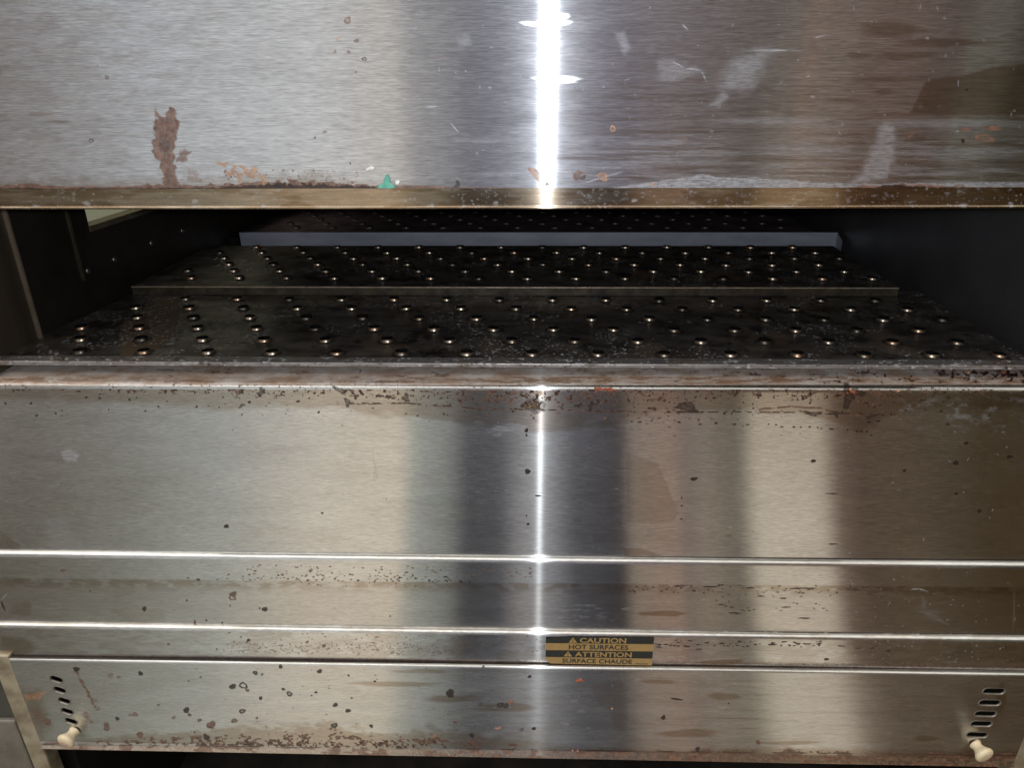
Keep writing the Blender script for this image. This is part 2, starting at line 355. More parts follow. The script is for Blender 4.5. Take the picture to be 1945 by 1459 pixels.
# ---- raised door -------------------------------------------------
yd = .48
hc, hb = hh(357, yd), hh(400, yd-.004)
sd = Sheet(-.60, .60, [(yd, -.36, False), (yd, -.10, False), (yd, hc, True)], .0005)
X, Yc = sd.px, sd.py
n1 = fbm(X/16, Yc/9, 5); n2 = fbm(X/60, Yc/14, 8); n3 = fbm(X/5, Yc/4, 2, 3)
edge = 357-Yc
# crust along the bottom edge, left part and right part
def along(x, pts): return np.interp(x, [p[0] for p in pts], [p[1] for p in pts])
th = along(X, [(0, 5), (40, 9), (150, 5), (250, 4), (280, 10), (330, 8), (430, 9), (520, 14), (600, 12), (700, 8), (760, 6), (860, 4), (1000, 2), (1600, 0), (1640, 7), (1760, 9), (1850, 4), (1945, 3)])
sd.field('R', .95*sst(.0, .6, (th*(.35+1.5*n1)-edge)/7))
sd.field('G', .75*sst(.1, .6, (along(X, [(0, 1), (40, 3), (90, 1), (420, 3), (520, 10), (640, 8), (700, 5), (760, 1), (1640, 0), (1680, 7), (1740, 6), (1800, 0), (1945, 1)])*(.3+1.6*n3)-edge)/5))
sd.field('A', .55*sst(0, 1, (along(X, [(0, 26), (340, 30), (560, 40), (760, 16), (1000, 0), (1945, 0)])*(.4+1.2*n1)-edge)/22))
# bluish mineral band along the edge on the right
sd.field('B', .75*sst(0, .5, (along(X, [(1150, 0), (1230, 12), (1330, 26), (1420, 22), (1560, 12), (1640, 10), (1945, 14)])*(.8+.4*n1)-edge)/6)*(.4+.9*n3))
# tall reddish brown smear
sd.poly([(296, 205), (306, 222), (314, 224), (318, 206), (330, 206), (338, 230), (336, 262), (330, 288), (332, 316), (344, 357), (312, 357), (303, 312), (290, 285), (288, 270), (294, 245)], 'R', .85, 7, 9)
sd.poly([(302, 245), (318, 255), (326, 285), (322, 316), (312, 300), (300, 275)], 'G', .38, 5, 5)
sd.poly([(332, 298), (350, 282), (362, 286), (358, 304), (336, 312)], 'R', .62, 5, 6)
sd.poly([(352, 318), (380, 326), (384, 345), (354, 348)], 'R', .45, 6, 7)
for p in [(425, 312), (445, 318), (466, 322), (478, 330), (500, 340), (455, 334), (440, 328)]: sd.spot(*p, rng.uniform(5, 12), rng.uniform(4, 8), 'O', .95, .6, 20, .35, .6)
for p in [(572, 330), (590, 338), (606, 330), (630, 326), (640, 345), (560, 345), (655, 340), (600, 348)]: sd.spot(*p, rng.uniform(6, 14), rng.uniform(4, 9), 'R', .6, .6, 0, .75, .5)
sd.scatter(60, (420, 318, 700, 356), (1.2, 3), 'R', .8)
# spots
for cx, cy, r, g, rg in [(660, 38, 8, 'R', .4), (677, 77, 5, 'R', .4), (640, 73, 3, 'O', 0), (662, 98, 4, 'R', .3), (636, 97, 3.5, 'R', .4), (692, 111, 5, 'G', .5), (676, 136, 3, 'R', .3),
                         (203, 146, 5, 'R', .4), (173, 267, 5, 'G', .6), (617, 250, 4, 'R', .4), (598, 261, 3, 'R', .3), (831, 107, 3, 'R', 0), (870, 345, 5, 'G', .1), (869, 352, 6, 'G', .1),
                         (665, 310, 2, 'G', 0), (550, 342, 4, 'R', 0), (1164, 244, 7, 'O', .6), (1302, 263, 5, 'R', .5), (1100, 333, 12, 'R', .3), (1107, 336, 6, 'G', .3), (1145, 335, 10, 'O', .55), (1145, 335, 9, 'R', .5),
                         (1729, 255, 6, 'R', .4), (1829, 267, 5, 'G', .1), (1836, 170, 3, 'G', 0), (1240, 350, 5, 'O', .4), (1834, 245, 12, 'R', .2), (1885, 243, 16, 'R', .1), (1870, 262, 22, 'R', .5), (1740, 265, 20, 'A', 0)]:
    sd.spot(cx, cy, r, r*(.35 if r > 11 and cx > 1500 else .9), g, .8, .35, 0, rg)
sd.poly([(1000, 318), (1016, 320), (1036, 338), (1046, 348), (1040, 356), (1020, 344)], 'O', .75, 2, 4)
sd.spot(1040, 350, 8, 5, 'G', .7, .4)
# scuffs, wiped patches and a painted dark reflection
sd.poly([(1392, 112), (1446, 92), (1470, 96), (1430, 165), (1408, 172), (1368, 168), (1376, 140)], 'B', .40, 16, 9)
sd.poly([(1350, 200), (1372, 170), (1384, 180), (1366, 205)], 'B', .35, 6, 4)
sd.poly([(1252, 118), (1276, 114), (1300, 124), (1332, 134), (1290, 150), (1254, 152)], 'B', .34, 12, 7)
sd.line([(1275, 115), (1300, 128), (1332, 133)], 1.5, 'B', .8); sd.line([(1332, 133), (1342, 155)], 1.5, 'B', .5)
sd.poly([(1676, 232), (1700, 236), (1700, 300), (1684, 340), (1640, 344), (1612, 350), (1634, 330), (1658, 275)], 'B', .45, 9, 6)
sd.poly([(1170, 62), (1186, 60), (1198, 90), (1184, 104)], 'B', .4, 6, 4)
sd.poly([(868, 68), (888, 62), (896, 86), (872, 92)], 'B', .3, 7, 4)
for a in [(1060, 150, 44, 6), (1058, 30, 26, 5), (1060, 42, 22, 5), (1010, 44, 20, 4)]: sd.spot(*a, 'H', .9, .5)
sd.poly([(1727, 218), (1738, 195), (1760, 150), (1830, 142), (1885, 128), (1960, 120), (1960, 218)], 'A', .9, 4, 2)  # dark wedge of a reflection, painted into the film mask
for a in [(1790, 80, 84, 10), (1690, 55, 70, 14), (1720, 105, 50, 9), (1630, 105, 26, 6), (1690, 150, 60, 6), (1680, 175, 18, 5), (1600, 190, 34, 5), (75, 217, 24, 4), (110, 231, 30, 3), (1140, 300, 90, 4), (1300, 250, 110, 4), (1200, 338, 40, 5), (1400, 285, 120, 5), (1350, 320, 90, 5)]:
    sd.spot(*a, 'A', .7, .5)
for a in [(1100, 265, 140, 3), (1250, 272, 110, 4), (1180, 287, 120, 3), (1320, 288, 130, 4), (1280, 308, 150, 4), (1160, 318, 60, 3), (1010, 286, 80, 3), (960, 330, 80, 4), (905, 268, 60, 3), (1800, 235, 140, 10), (1850, 285, 120, 6), (1520, 285, 120, 8), (1480, 230, 110, 10)]:
    sd.spot(*a, 'B', .26, .8)
sd.field('B', .24*sst(.50, .72, fbm(X/90, Yc/3.2, 31))*sst(900, 1040, X)*sst(235, 280, Yc))
sd.field('A', .50*sst(.48, .66, fbm(X/120, Yc/4, 37))*sst(1000, 1200, X)*sst(80, 200, Yc))
sd.field('A', .22*sst(.50, .66, fbm(X/45, Yc/16, 47))*sst(700, 200, X))
# dead straight little scratches and white nicks
for _ in range(150):
    cx, cy = rng.uniform(0, 1945), rng.uniform(0, 350); a = rng.normal(100, 35); l_ = rng.uniform(2, 16)*(1 if cx > 1100 else .6)
    sd.line([(cx, cy), (cx+l_*math.cos(math.radians(a)), cy+l_*math.sin(math.radians(a)))], rng.uniform(.6, .9), 'B', rng.uniform(.2, .7))
for p in [[(1110, 347), (1140, 338), (1180, 326)], [(1545, 72), (1566, 66)], [(1410, 95), (1520, 95)], [(1296, 45), (1306, 56)], [(855, 232), (872, 252)], [(808, 203), (832, 201)]]: sd.line(p, 1.4, 'B', .8)
sd.scatter(110, (0, 0, 1945, 350), (.7, 1.5), 'B', .8)
sd.scatter(30, (500, 0, 1945, 350), (1.5, 3.2), 'B', .8, 1, .7)
sd.scatter(26, (0, 0, 1945, 350), (1., 2.2), 'R', .6)
sd.scatter(90, (1450, 200, 1900, 345), (2, 4.5), 'B', .16, 1.0, .6)
door = sd.build('door', M_door, oven)
# hem: sheet folded back under the door, leaning down and inward
pr = [(yd+.0001, hc, True), (yd+.0028, hb-.0021, True), (yd+.0020, hb-.0014, True), (yd+.0020, hb-.0006, True), (yd+.0032, hb, True), (yd+.030, hb-.002, False), (yd+.030, -.36, False)]
se = Sheet(-.60, .60, pr, .0005)
X, Yc = se.px, se.py
se.field('B', .55*sst(.62, .8, fbm(X/10, Yc/6, 21))*sst(330, 375, Yc)*along(X, [(0, .2), (60, .7), (170, 1), (200, .2), (330, .2), (380, 1), (420, .2), (500, 1), (560, .3), (900, 1), (1300, .5), (1760, .8), (1945, 1)]))
se.field('A', .8*sst(.40, .65, fbm(X/80, Yc/20, 23)))
se.scatter(120, (0, 358, 1945, 398), (.8, 2.2), 'B', .6); se.scatter(60, (870, 360, 1150, 396), (.8, 2.), 'B', .8, 1, .4)
for p in [(68, 391), (165, 386), (370, 382), (500, 392), (942, 386), (1205, 380), (1830, 390), (1920, 388)]: se.spot(*p, rng.uniform(4, 9), rng.uniform(3, 5), 'B', .8, .5)
se.scatter(50, (1560, 360, 1720, 396), (1, 2.4), 'R', .7)
hem = se.build('bottom_hem', M_hem, door)

# ---- shelf: ledge with rounded nose and the tall face -----------------
ya = .600; hl = hh(733, ya+.002)-.0010; rN = .0055
h1 = hh(1058, ya)
prof = [(.80, hl, False), (.665, hl, True), (ya+rN, hl, True)]
prof += [(ya+rN-rN*math.sin(a), hl+rN-rN*math.cos(a), True) for a in np.linspace(.12, math.pi/2, 14)]
prof += [(ya, h1, True), (ya+.004, h1+.001, False)]
sa_ = Sheet(-.66, .66, prof, .00062)
X, Yc = sa_.px, sa_.py
n1 = fbm(X/18, Yc/10, 51); n2 = fbm(X/70, Yc/30, 53); n3 = fbm(X/5, Yc/4, 55, 3); n4 = fbm(X/40, Yc/6, 57)
led = sst(735, 728, Yc)                                                # on the ledge
sa_.field('R', led*.60*sst(.46, .74, n4*.7+n3*.3)*along(X, [(0, .8), (700, 1), (1100, .8), (1945, .9)]))
sa_.field('D', led*along(X, [(0, 1), (800, .95), (1300, .85), (1700, .8), (1945, .7)]))
sa_.field('G', led*sst(.54, .72, n3*.5+n1*.5)*along(X, [(0, .1), (400, .25), (800, .25), (1100, .4), (1450, .6), (1700, .8), (1945, 1)]))
sa_.field('G', .9*sst(722, 712, Yc)*sst(.42, .60, n3*.6+n1*.4)*sst(1640, 1900, X))
sa_.field('O', led*.95*sst(.47, .62, fbm(X/32, Yc/3.5, 61))*sst(712, 718, Yc)*along(X, [(0, .7), (500, .5), (900, .7), (1200, 1), (1945, 1)]))
nose = sst(727, 731, Yc)*sst(742, 737, Yc)
for k in 'RGO': sa_.ch[k] *= 1-.93*nose
sa_.field('R', nose*.8*sst(.68, .74, n3)); 
# crust hanging below the nose
d = Yc-739
w_ = along(X, [(0, 8), (60, 12), (300, 16), (520, 24), (640, 22), (780, 30), (930, 44), (1060, 44), (1200, 34), (1350, 26), (1500, 26), (1640, 46), (1720, 20), (1945, 16)])
sa_.field('R', sst(0, 1, d)*.85*sst(0, .7, (w_*(.15+1.15*n1)-d)/14)*sst(.50, .62, n3*.65+n1*.35))
sa_.field('A', sst(0, 2, d)*.65*sst(0, 1, (w_*(.8+1.4*n2)+14-d)/16))
sa_.field('G', sst(0, 1, d)*.85*sst(0, .5, (w_*(.3+.9*n1)-d)/8)*sst(.62, .74, n3))
sa_.scatter(160, (0, 740, 1945, 790), (1, 2.8), 'G', .9, 1.2)
sa_.scatter(80, (900, 742, 1400, 800), (1, 3.2), 'R', .9, 1.2)
sa_.scatter(70, (1150, 770, 1680, 830), (1, 2.6), 'G', .8, 1.3, .5)
# tide line: dried edge of a drip running along the face
def tide(pts, ch, v, brk, wd=1.6):
    y0 = along(X, pts)+3*(fbm(X/25, Yc*0, 71)-.5); m = np.exp(-((Yc-y0)/wd)**2)*sst(brk, brk+.12, fbm(X/9, Yc/9, 73, 3))*((X > pts[0][0]) & (X < pts[-1][0])); sa_.field(ch, v*m)
tide([(640, 764), (690, 766), (776, 766), (830, 769), (900, 776), (1000, 778), (1150, 781), (1300, 782)], 'G', .85, .48, 1.1)
tide([(640, 768), (776, 767), (830, 771), (900, 776), (1000, 778), (1150, 781), (1300, 783)], 'R', .75, .40, 2)
tide([(1440, 779), (1452, 776), (1500, 773), (1560, 776), (1600, 786), (1640, 790)], 'R', .85, .25, 2.4)
tide([(1250, 783), (1450, 783), (1590, 786), (1700, 788)], 'G', .95, .42, 1.3)
for x0, y0 in [(1200, 801), (1215, 802), (1290, 802), (1330, 806), (1360, 804), (1395, 806), (1420, 807), (1460, 806), (1474, 807), (1485, 811), (1508, 811), (1521, 812), (1538, 811), (1553, 812), (1560, 814), (1578, 815), (1583, 816), (1610, 817), (1628, 820), (1636, 820), (1646, 820), (1655, 827), (1668, 800), (1650, 802)]:
    sa_.spot(x0, y0, rng.uniform(2, 5), rng.uniform(1.3, 2), 'G', .95, .4)
sa_.poly([(776, 768), (800, 764), (930, 772), (1000, 776), (990, 745), (940, 750), (880, 742), (800, 742)], 'R', .28, 8, 8)
# burnt lump above the highlight
sa_.poly([(986, 775), (990, 764), (1004, 756), (1026, 758), (1038, 770), (1034, 782), (1016, 790), (1006, 782)], 'G', .5, 4, 6)
sa_.poly([(1000, 764), (1020, 760), (1030, 770), (1012, 778)], 'O', .55, 3, 4)
sa_.poly([(1016, 738), (1028, 734), (1030, 752), (1020, 758)], 'O', .6, 2, 4)
sa_.poly([(1004, 782), (1026, 782), (1022, 812), (1014, 808)], 'R', .35, 5, 5)
for c in [(1300, 774, 16, 8), (1310, 768, 10, 5), (1100, 770, 5, 5), (1122, 772, 6, 7), (1545, 786, 12, 6), (1588, 785, 8, 4), (1612, 752, 14, 16), (1625, 745, 12, 10), (1653, 792, 9, 4), (1240, 776, 6, 4), (772, 757, 7, 6), (660, 764, 7, 6), (648, 742, 10, 6), (497, 745, 9, 6), (460, 770, 6, 3)]:
    sa_.spot(*c, 'G', .8, .5, 0, .35, .5)
# drips and droplets on the face
sa_.poly([(636, 760), (662, 760), (664, 800), (660, 842), (648, 840), (644, 800)], 'R', .26, 6, 6)
sa_.poly([(704, 850), (710, 850), (716, 885), (722, 905), (716, 918), (706, 916), (708, 890)], 'R', .34, 4, 3)
sa_.poly([(340, 905), (372, 935), (405, 972), (410, 980), (372, 968), (384, 1010), (380, 1024), (350, 1000), (338, 950)], 'R', .16, 9, 7)
sa_.poly([(115, 856), (134, 852), (152, 864), (144, 878), (122, 876)], 'B', .7, 3, 4)
sa_.spot(145, 866, 6, 4, 'B', 1)
sa_.poly([(270, 830), (420, 800), (620, 820), (600, 880), (420, 900), (300, 880)], 'B', .20, 40, 20)
sa_.field('B', .35*sst(.56, .7, fbm(X/6, Yc/5, 83, 2))*sst(260, 330, X)*sst(680, 560, X)*sst(800, 830, Yc)*sst(915, 870, Yc))
for c in [(430, 1000, 4.5, 4.5), (1002, 896, 5, 6), (1022, 942, 7, 1.6), (1003, 996, 3.5, 2.5), (1000, 818, 4, 4), (1000, 827, 2, 3), (1545, 876, 6, 3), (1318, 910, 7, 4), (1295, 946, 2, 2), (1295, 961, 2, 2), (1294, 986, 2, 2), (1000, 980, 2, 2), (1580, 938, 14, 1.2), (1582, 1034, 10, 1.2), (1860, 971, 5, 4), (1815, 880, 7, 4), (1816, 938, 5, 2), (1835, 842, 5, 3), (1718, 894, 4, 3), (1800, 806, 3, 3), (1918, 868, 6, 4), (612, 975, 3, 2)]:
    sa_.spot(*c, 'G', .95, .35)
sa_.scatter(16, (983, 835, 990, 882), (1, 1.8), 'G', .7, 1, .5)
sa_.spot(1320, 1028, 14, 8, 'R', .3, .6); sa_.spot(1385, 1018, 8, 4, 'R', .45, .5); sa_.spot(955, 815, 26, 5, 'B', .5, .5); sa_.spot(945, 826, 12, 4, 'B', .4, .5)
for q in [(1540, 815, 12, 30)]: sa_.scatter(30, (1528, 805, 1562, 870), (1, 2.6), 'R', .5, 1, .5)
# wiped darker tongues
sa_.poly([(1190, 860), (1250, 880), (1270, 930), (1290, 975), (1280, 990), (1240, 996), (1190, 992)], 'A', .38, 2, 2)
sa_.poly([(1185, 1042), (1215, 1042), (1260, 1056), (1185, 1058)], 'A', .6, 2, 2)
sa_.poly([(0, 1010), (30, 1030), (60, 1056), (0, 1060)], 'A', .5, 3, 3)
sa_.poly([(85, 985), (120, 980), (160, 1050), (100, 1052)], 'B', .18, 6, 3)
sa_.field('G', .95*np.exp(-((Yc-(1048.6+.0083*X))/1.6)**2)*np.maximum(sst(.35, .5, fbm(X/6, Yc/3, 91, 3)), sst(900, 1150, X))*along(X, [(0, .7), (100, .7), (130, .9), (560, .9), (620, .8), (900, .5), (1100, .9), (1945, 1)]))  # shade of the gap above the trim, painted into the burnt mask
sa_.field('R', .8*np.exp(-((Yc-(1051+.0083*X))/2.5)**2)*sst(.4, .55, n3)*along(X, [(0, 0), (100, .5), (560, .9), (900, .3), (1000, 0), (1945, 0)]))
for _ in range(130):
    cx, cy = rng.uniform(0, 1945), rng.uniform(790, 1050); a = rng.choice([rng.normal(0, 5), rng.normal(130, 25)]); l_ = rng.uniform(2, 9)
    sa_.line([(cx, cy), (cx+l_*math.cos(math.radians(a)), cy+l_*math.sin(math.radians(a)))], rng.uniform(.6, 1.0), 'B', rng.uniform(.3, .8))
sa_.scatter(110, (1400, 745, 1945, 1050), (.7, 1.8), 'B', .42)
sa_.scatter(60, (0, 790, 1300, 1050), (.7, 1.6), 'B', .7); sa_.scatter(40, (0, 790, 1945, 1050), (.8, 1.8), 'R', .7)
sa_.field('B', .35*sst(.52, .72, n1)*sst(1650, 1750, X)*sst(745, 770, Yc)*sst(830, 790, Yc))
shelf = sa_.build('shelf', M_shelf, oven)

# ---- trim strips (two folded bands), each stepping a few mm proud -------
def band_profile(y, top_row, bot_row, r, tail):
    ht = hh(top_row, y+.002); hb_ = hh(bot_row, y)
    p = [(y+.012, ht, False), (y+r, ht, True)]
    p += [(y+r-r*math.sin(a), ht+r-r*math.cos(a), True) for a in np.linspace(.15, math.pi/2, 12)]
    p += [(y, hb_-tail, True)]
    if tail > 0: p += [(y+tail*(1-math.cos(a)), hb_-tail+tail*math.sin(a), True) for a in np.linspace(.1, math.pi/2, 12)]; p += [(y+.02, hb_, False)]
    else: p += [(y+.004, hb_+.0008, False)]
    return p
yb_ = .5945
sb_ = Sheet(-.68, .68, band_profile(yb_, 1060, 1198.5, .0058, 0), .00065)
X, Yc = sb_.px, sb_.py; row = Yc-.0090*(X-1000)
n1 = fbm(X/18, Yc/8, 151); n3 = fbm(X/5, Yc/4, 155, 3)
sb_.field('A', .55*sst(1106, 1110, row)*sst(1135, 1112, row)*sst(.3, .6, n1)+.25*sst(1106, 1109, row))
sb_.field('G', .8*np.exp(-((row-1197.3)/1.3)**2)*sst(.2, .4, n3))  # dark line over the next fold is seam shade painted in
sb_.scatter(120, (470, 1078, 1010, 1104), (.9, 1.7), 'R', 1, 1.9, 0, slope=.009); sb_.scatter(50, (420, 1096, 900, 1106), (.9, 1.8), 'G', .8, 1.8, 0, slope=.009)
sb_.scatter(34, (330, 1104, 900, 1108), (1., 2.0), 'G', .9, 1.8, 0, slope=.009); sb_.scatter(40, (560, 1108, 860, 1118), (.8, 1.6), 'R', .8, 1.3, 0, slope=.009)
sb_.scatter(60, (1190, 1108, 1640, 1125), (.9, 1.8), 'G', .8, 2.2, 0, slope=.006); sb_.scatter(46, (1340, 1118, 1580, 1168), (.8, 1.6), 'G', .8, 2.4, 0)
for c in [(1350, 1115, 18, 1.2), (1425, 1117, 10, 1.2), (1525, 1118, 28, 1.4), (1446, 1133, 8, 1), (1488, 1137, 9, 1.2), (1370, 1149, 7, 1.2), (1390, 1154, 5, 1.2), (1395, 1165, 11, 1.4), (1493, 1154, 10, 1.2), (1528, 1175, 12, 1.4), (1290, 1114, 14, 1.2), (1565, 1156, 5, 1)]: sb_.spot(*c, 'G', 1, .4)
sb_.field('G', .55*np.exp(-((Yc-(1121+.010*(X-1560)+2*np.sin(X/37)))/1.3)**2)*sst(1560, 1600, X)*sst(.3, .5, n3))
sb_.line([(1732, 1120), (1745, 1119), (1762, 1124)], 1.4, 'B', 1)
for c in [(274, 1157, 5, 4.5, 'G', .35), (503, 1158, 5.5, 5, 'G', 0), (493, 1156, 2, 2, 'G', 0), (443, 1129, 8, 5, 'R', .2), (441, 1136, 8, 5, 'R', .6), (355, 1141, 2, 2, 'G', 0), (437, 1151, 2, 2, 'R', 0), (370, 1184, 3, 6, 'R', 0), (392, 1179, 2, 2, 'G', 0), (422, 1184, 2, 2, 'G', 0), (104, 1084, 0.5, 1, 'G', 0), (120, 1084, 5, 3, 'R', .1), (171, 1123, 2, 1.5, 'G', 0), (741, 1171, 1.6, 1.6, 'G', 0)]: sb_.spot(c[0], c[1], c[2], c[3], c[4], .9, .3, 0, c[5])
sb_.line([(2, 1142), (10, 1162)], 2.5, 'G', .7); sb_.line([(2, 1140), (14, 1128)], 1.2, 'B', .7)
sb_.poly([(195, 1157), (250, 1152), (312, 1155), (322, 1190), (240, 1192), (226, 1170)], 'A', .42, 6, 5); sb_.poly([(170, 1122), (255, 1112), (262, 1128), (220, 1136)], 'A', .4, 5, 4)
sb_.poly([(20, 1145), (60, 1140), (60, 1170), (15, 1170)], 'A', .6, 8, 3)
sb_.spot(1258, 1166, 42, 6, 'A', 1, .2); sb_.scatter(26, (1060, 1150, 1190, 1180), (1, 2.4), 'B', .35, 4)
sb_.scatter(50, (0, 1075, 1945, 1195), (.7, 1.5), 'R', .7); sb_.scatter(70, (1500, 1075, 1945, 1195), (.7, 2.), 'B', .6)
for a in [(1755, 1145, 9, 6, 60), (1782, 1178, 12, 6, 20), (1926, 1160, 2, 26, 0), (1765, 1166, 26, 6, 10)]: sb_.spot(a[0], a[1], a[2], a[3], 'B', .22, 1., a[4], 0, .5)
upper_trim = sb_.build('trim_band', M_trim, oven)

yc_ = .5890
sc_ = Sheet(-.68, .68, band_profile(yc_, 1199.5, 1267, .0052, .0085), .00065)
X, Yc = sc_.px, sc_.py; row = Yc-.0100*(X-1000); n1 = fbm(X/30, Yc/8, 251)
# baked-on dotted speckle
dots = lattice_noise(X/3.4+.5*fbm(X/30, Yc/30, 7)*6, row/2.5, 301)
sc_.field('R', .50*sst(.55, .75, dots)*sst(330, 470, X)*sst(1180, 820, X)*sst(1212, 1232, row)*sst(1254, 1246, row))
sc_.scatter(150, (430, 1208, 1040, 1240), (.8, 1.5), 'R', .8, 1.6, 0, slope=.01)
sc_.scatter(60, (1240, 1214, 1560, 1226), (.9, 1.7), 'G', .85, 2.2, 0, slope=.008)
for c in [(1252, 1230, 7, 1.4), (1265, 1225, 5, 1.3), (1288, 1221, 4, 1.3), (1306, 1229, 6, 1.3), (1328, 1234, 7, 1.4), (1342, 1222, 4, 1.2), (1371, 1223, 7, 1.4), (1405, 1220, 6, 1.4), (1467, 1225, 9, 2), (1489, 1220, 6, 1.6), (1515, 1223, 5, 1.3), (1534, 1224, 7, 1.4), (1558, 1219, 4, 1.3), (1598, 1228, 8, 1.2), (1630, 1232, 8, 1), (1658, 1232, 6, 1.2), (1687, 1237, 6, 1.6), (1570, 1253, 6, 2.4)]: sc_.spot(*c, 'G', .95, .4)
for c in [(320, 1224, 3, 'R'), (472, 1217, 4, 'G'), (412, 1234, 2, 'G'), (615, 1227, 4, 'R'), (582, 1221, 2.5, 'R')]: sc_.spot(c[0], c[1], c[2], c[2]*.8, c[3], .9, .3)
sc_.field('G', .42*sst(1250, 1258, row)); sc_.field('R', .45*sst(1247, 1256, row))  # shade of the concave groove painted into the burnt and rust masks
sc_.poly([(0, 1210), (50, 1212), (70, 1232), (40, 1250), (0, 1255)], 'A', .8, 8, 4); sc_.spot(1370, 1259, 42, 6, 'A', 1, .3)
sc_.field('A', .35*sst(.4, .6, n1)); sc_.scatter(60, (1600, 1215, 1945, 1260), (.7, 2.), 'B', .6)
lower_trim = sc_.build('trim_band', M_trim, oven)

# ---- lower access panel --------------------------------------------------
ye = .5835
pe = band_profile(ye, 1265.5, 1425.5, .0030, 0)[:-1]
hbt = pe[-1][1]; pe += [(ye+.0008, hbt+.0008, True), (ye-.0026, hh(1437.5, ye), True), (ye-.0016, hh(1438.8, ye), True), (ye+.02, hh(1438.8, ye), False)]
xl = float(inv_y(20, 1262, ye)[0]); xr = .553
sp_ = Sheet(xl, xr, pe, .00065)
X, Yc = sp_.px, sp_.py; row = Yc-.0115*(X-1000)
n1 = fbm(X/22, Yc/10, 351); n2 = fbm(X/90, Yc/9, 353); n3 = fbm(X/5, Yc/4, 355, 3)
d = 1424-row
w_ = along(X, [(60, 6), (200, 14), (360, 24), (520, 34), (600, 36), (760, 26), (830, 32), (960, 22), (1100, 8), (1300, 6), (1400, 12), (1945, 9)])
sp_.field('R', .85*sst(0, .7, (w_*(.1+1.2*n1)-d)/12)*sst(.46, .60, n3*.6+n1*.4)*sst(1427, 1423, row))
sp_.field('G', .7*sst(0, .6, (w_*(.0+.9*n1)-d)/8)*sst(.54, .70, n3)*along(X, [(0, .4), (480, .8), (700, 1), (1000, .7), (1200, .8), (1300, .3), (1945, .4)])*sst(1427, 1423, row))
sp_.field('A', .75*sst(0, 1, (w_*(.8+1.2*n1)-d)/14))
sp_.field('G', .9*sst(1264.5, 1262.5, row)); sp_.field('A', .95*sst(1423, 1426, row)); sp_.field('R', .6*sst(1425, 1427, row)*sst(.45, .6, n1)); sp_.field('D', along(X, [(0, .42), (900, .30), (1300, .1), (1945, .08)])*sst(1426, 1428, row)); sp_.field('O', .38*sst(1426, 1428, row)*sst(.3, .5, n3)); sp_.field('G', .8*np.exp(-((row-1425.3)/1.1)**2)*sst(.35, .6, n1))  # first mask paints the seam gap's shade; last one darkens the crease
sp_.field('A', .5*sst(.40, .55, n2)*sst(840, 900, X)*sst(1080, 1000, X)*sst(1370, 1400, Yc))
sp_.field('A', .25*sst(.52, .62, fbm(X/110, Yc/5, 361))*sst(760, 1000, X)); sp_.field('B', .30*sst(.55, .7, fbm(X/60, Yc/8, 363))*sst(1100, 700, X)*sst(250, 400, X))
spots = [(105-30+70, 1272, 6, 'G', .2), (267, 1280, 5, 'G', .2), (442, 1305, 6.5, 'G', .1), (462, 1303, 8, 'G', .75), (485, 1279, 5, 'G', .4), (533, 1267, 4.5, 'G', 0), (550, 1319, 6, 'G', .5), (538, 1310, 3.5, 'G', 0), (495, 1327, 4, 'G', 0),
         (607, 1276, 5, 'G', .2), (662, 1284, 2.5, 'G', 0), (712, 1295, 2.5, 'G', 0), (460, 1352, 6, 'G', .5), (354, 1350, 6.5, 'G', .1), (360, 1359, 4, 'R', 0), (379, 1369, 4, 'G', .5), (445, 1370, 6, 'R', .3), (401, 1378, 9, 'R', .15), (488, 1365, 3, 'R', 0),
         (637, 1340, 5, 'G', .1), (661, 1351, 5, 'G', .1), (635, 1379, 6.5, 'G', .4), (705, 1380, 4, 'G', .3), (855, 1318, 9, 'G', .15), (266, 1397, 7, 'R', .2), (289, 1404, 4, 'R', 0), (223, 1366, 4.5, 'G', .3), (202, 1378, 6, 'R', .1), (203, 1385, 6, 'R', .4),
         (257, 1358, 5, 'R', .5), (248, 1359, 4, 'R', .6), (330, 1364, 4, 'R', .5), (301, 1340, 3, 'R', .5), (918-5, 1336+4, 5, 'A', 0), (950, 1340, 6, 'G', .6), (961, 1342, 5, 'G', .6), (1014, 1385, 4, 'G', 0), (991, 1387, 4, 'G', .75), (1260, 1364, 5, 'G', 0), (918, 1267, 3, 'G', 0),
         (210, 1284, 5, 'R', .6), (225, 1287, 3.5, 'R', .5), (90, 1372, 8, 'R', .4), (381, 1287, 2.5, 'R', 0), (470, 1312, 4, 'R', .3), (498, 1282, 3, 'R', 0), (600, 1316, 3, 'G', 0), (592, 1322, 2, 'G', 0), (668, 1327, 2.5, 'R', 0), (896, 1398, 5, 'G', .3), (825, 1399, 4, 'O', .3), (865, 1373, 4, 'R', 0), (370, 1392, 2, 'G', 0), (1006, 1286, 3.5, 'G', 0), (1440, 1411, 5, 'R', .1), (1325, 1424, 5, 'G', .2), (393, 1402, 6, 'G', .3), (390, 1398, 4, 'G', .2), (1384, 1337, 2, 'G', 0)]
for c in spots: sp_.spot(c[0], c[1], c[2], c[2]*.85, c[3], .95, .3, 0, c[4])
for k in range(26):                                                    # diagonal dribble beside the left slots
    u = k/25; sp_.spot(143+38*u+rng.normal(0, 1), 1272+72*u, rng.uniform(2, 4.5), rng.uniform(2, 4), 'R', rng.uniform(.4, .9), .4)
for c in [(162, 1358, 7), (166, 1364, 5), (173, 1372, 5), (186, 1348, 5), (180, 1332, 5), (60, 1322, 9)]: sp_.spot(c[0], c[1], c[2], c[2]*.9, 'R', .6, .5, 0, .2)
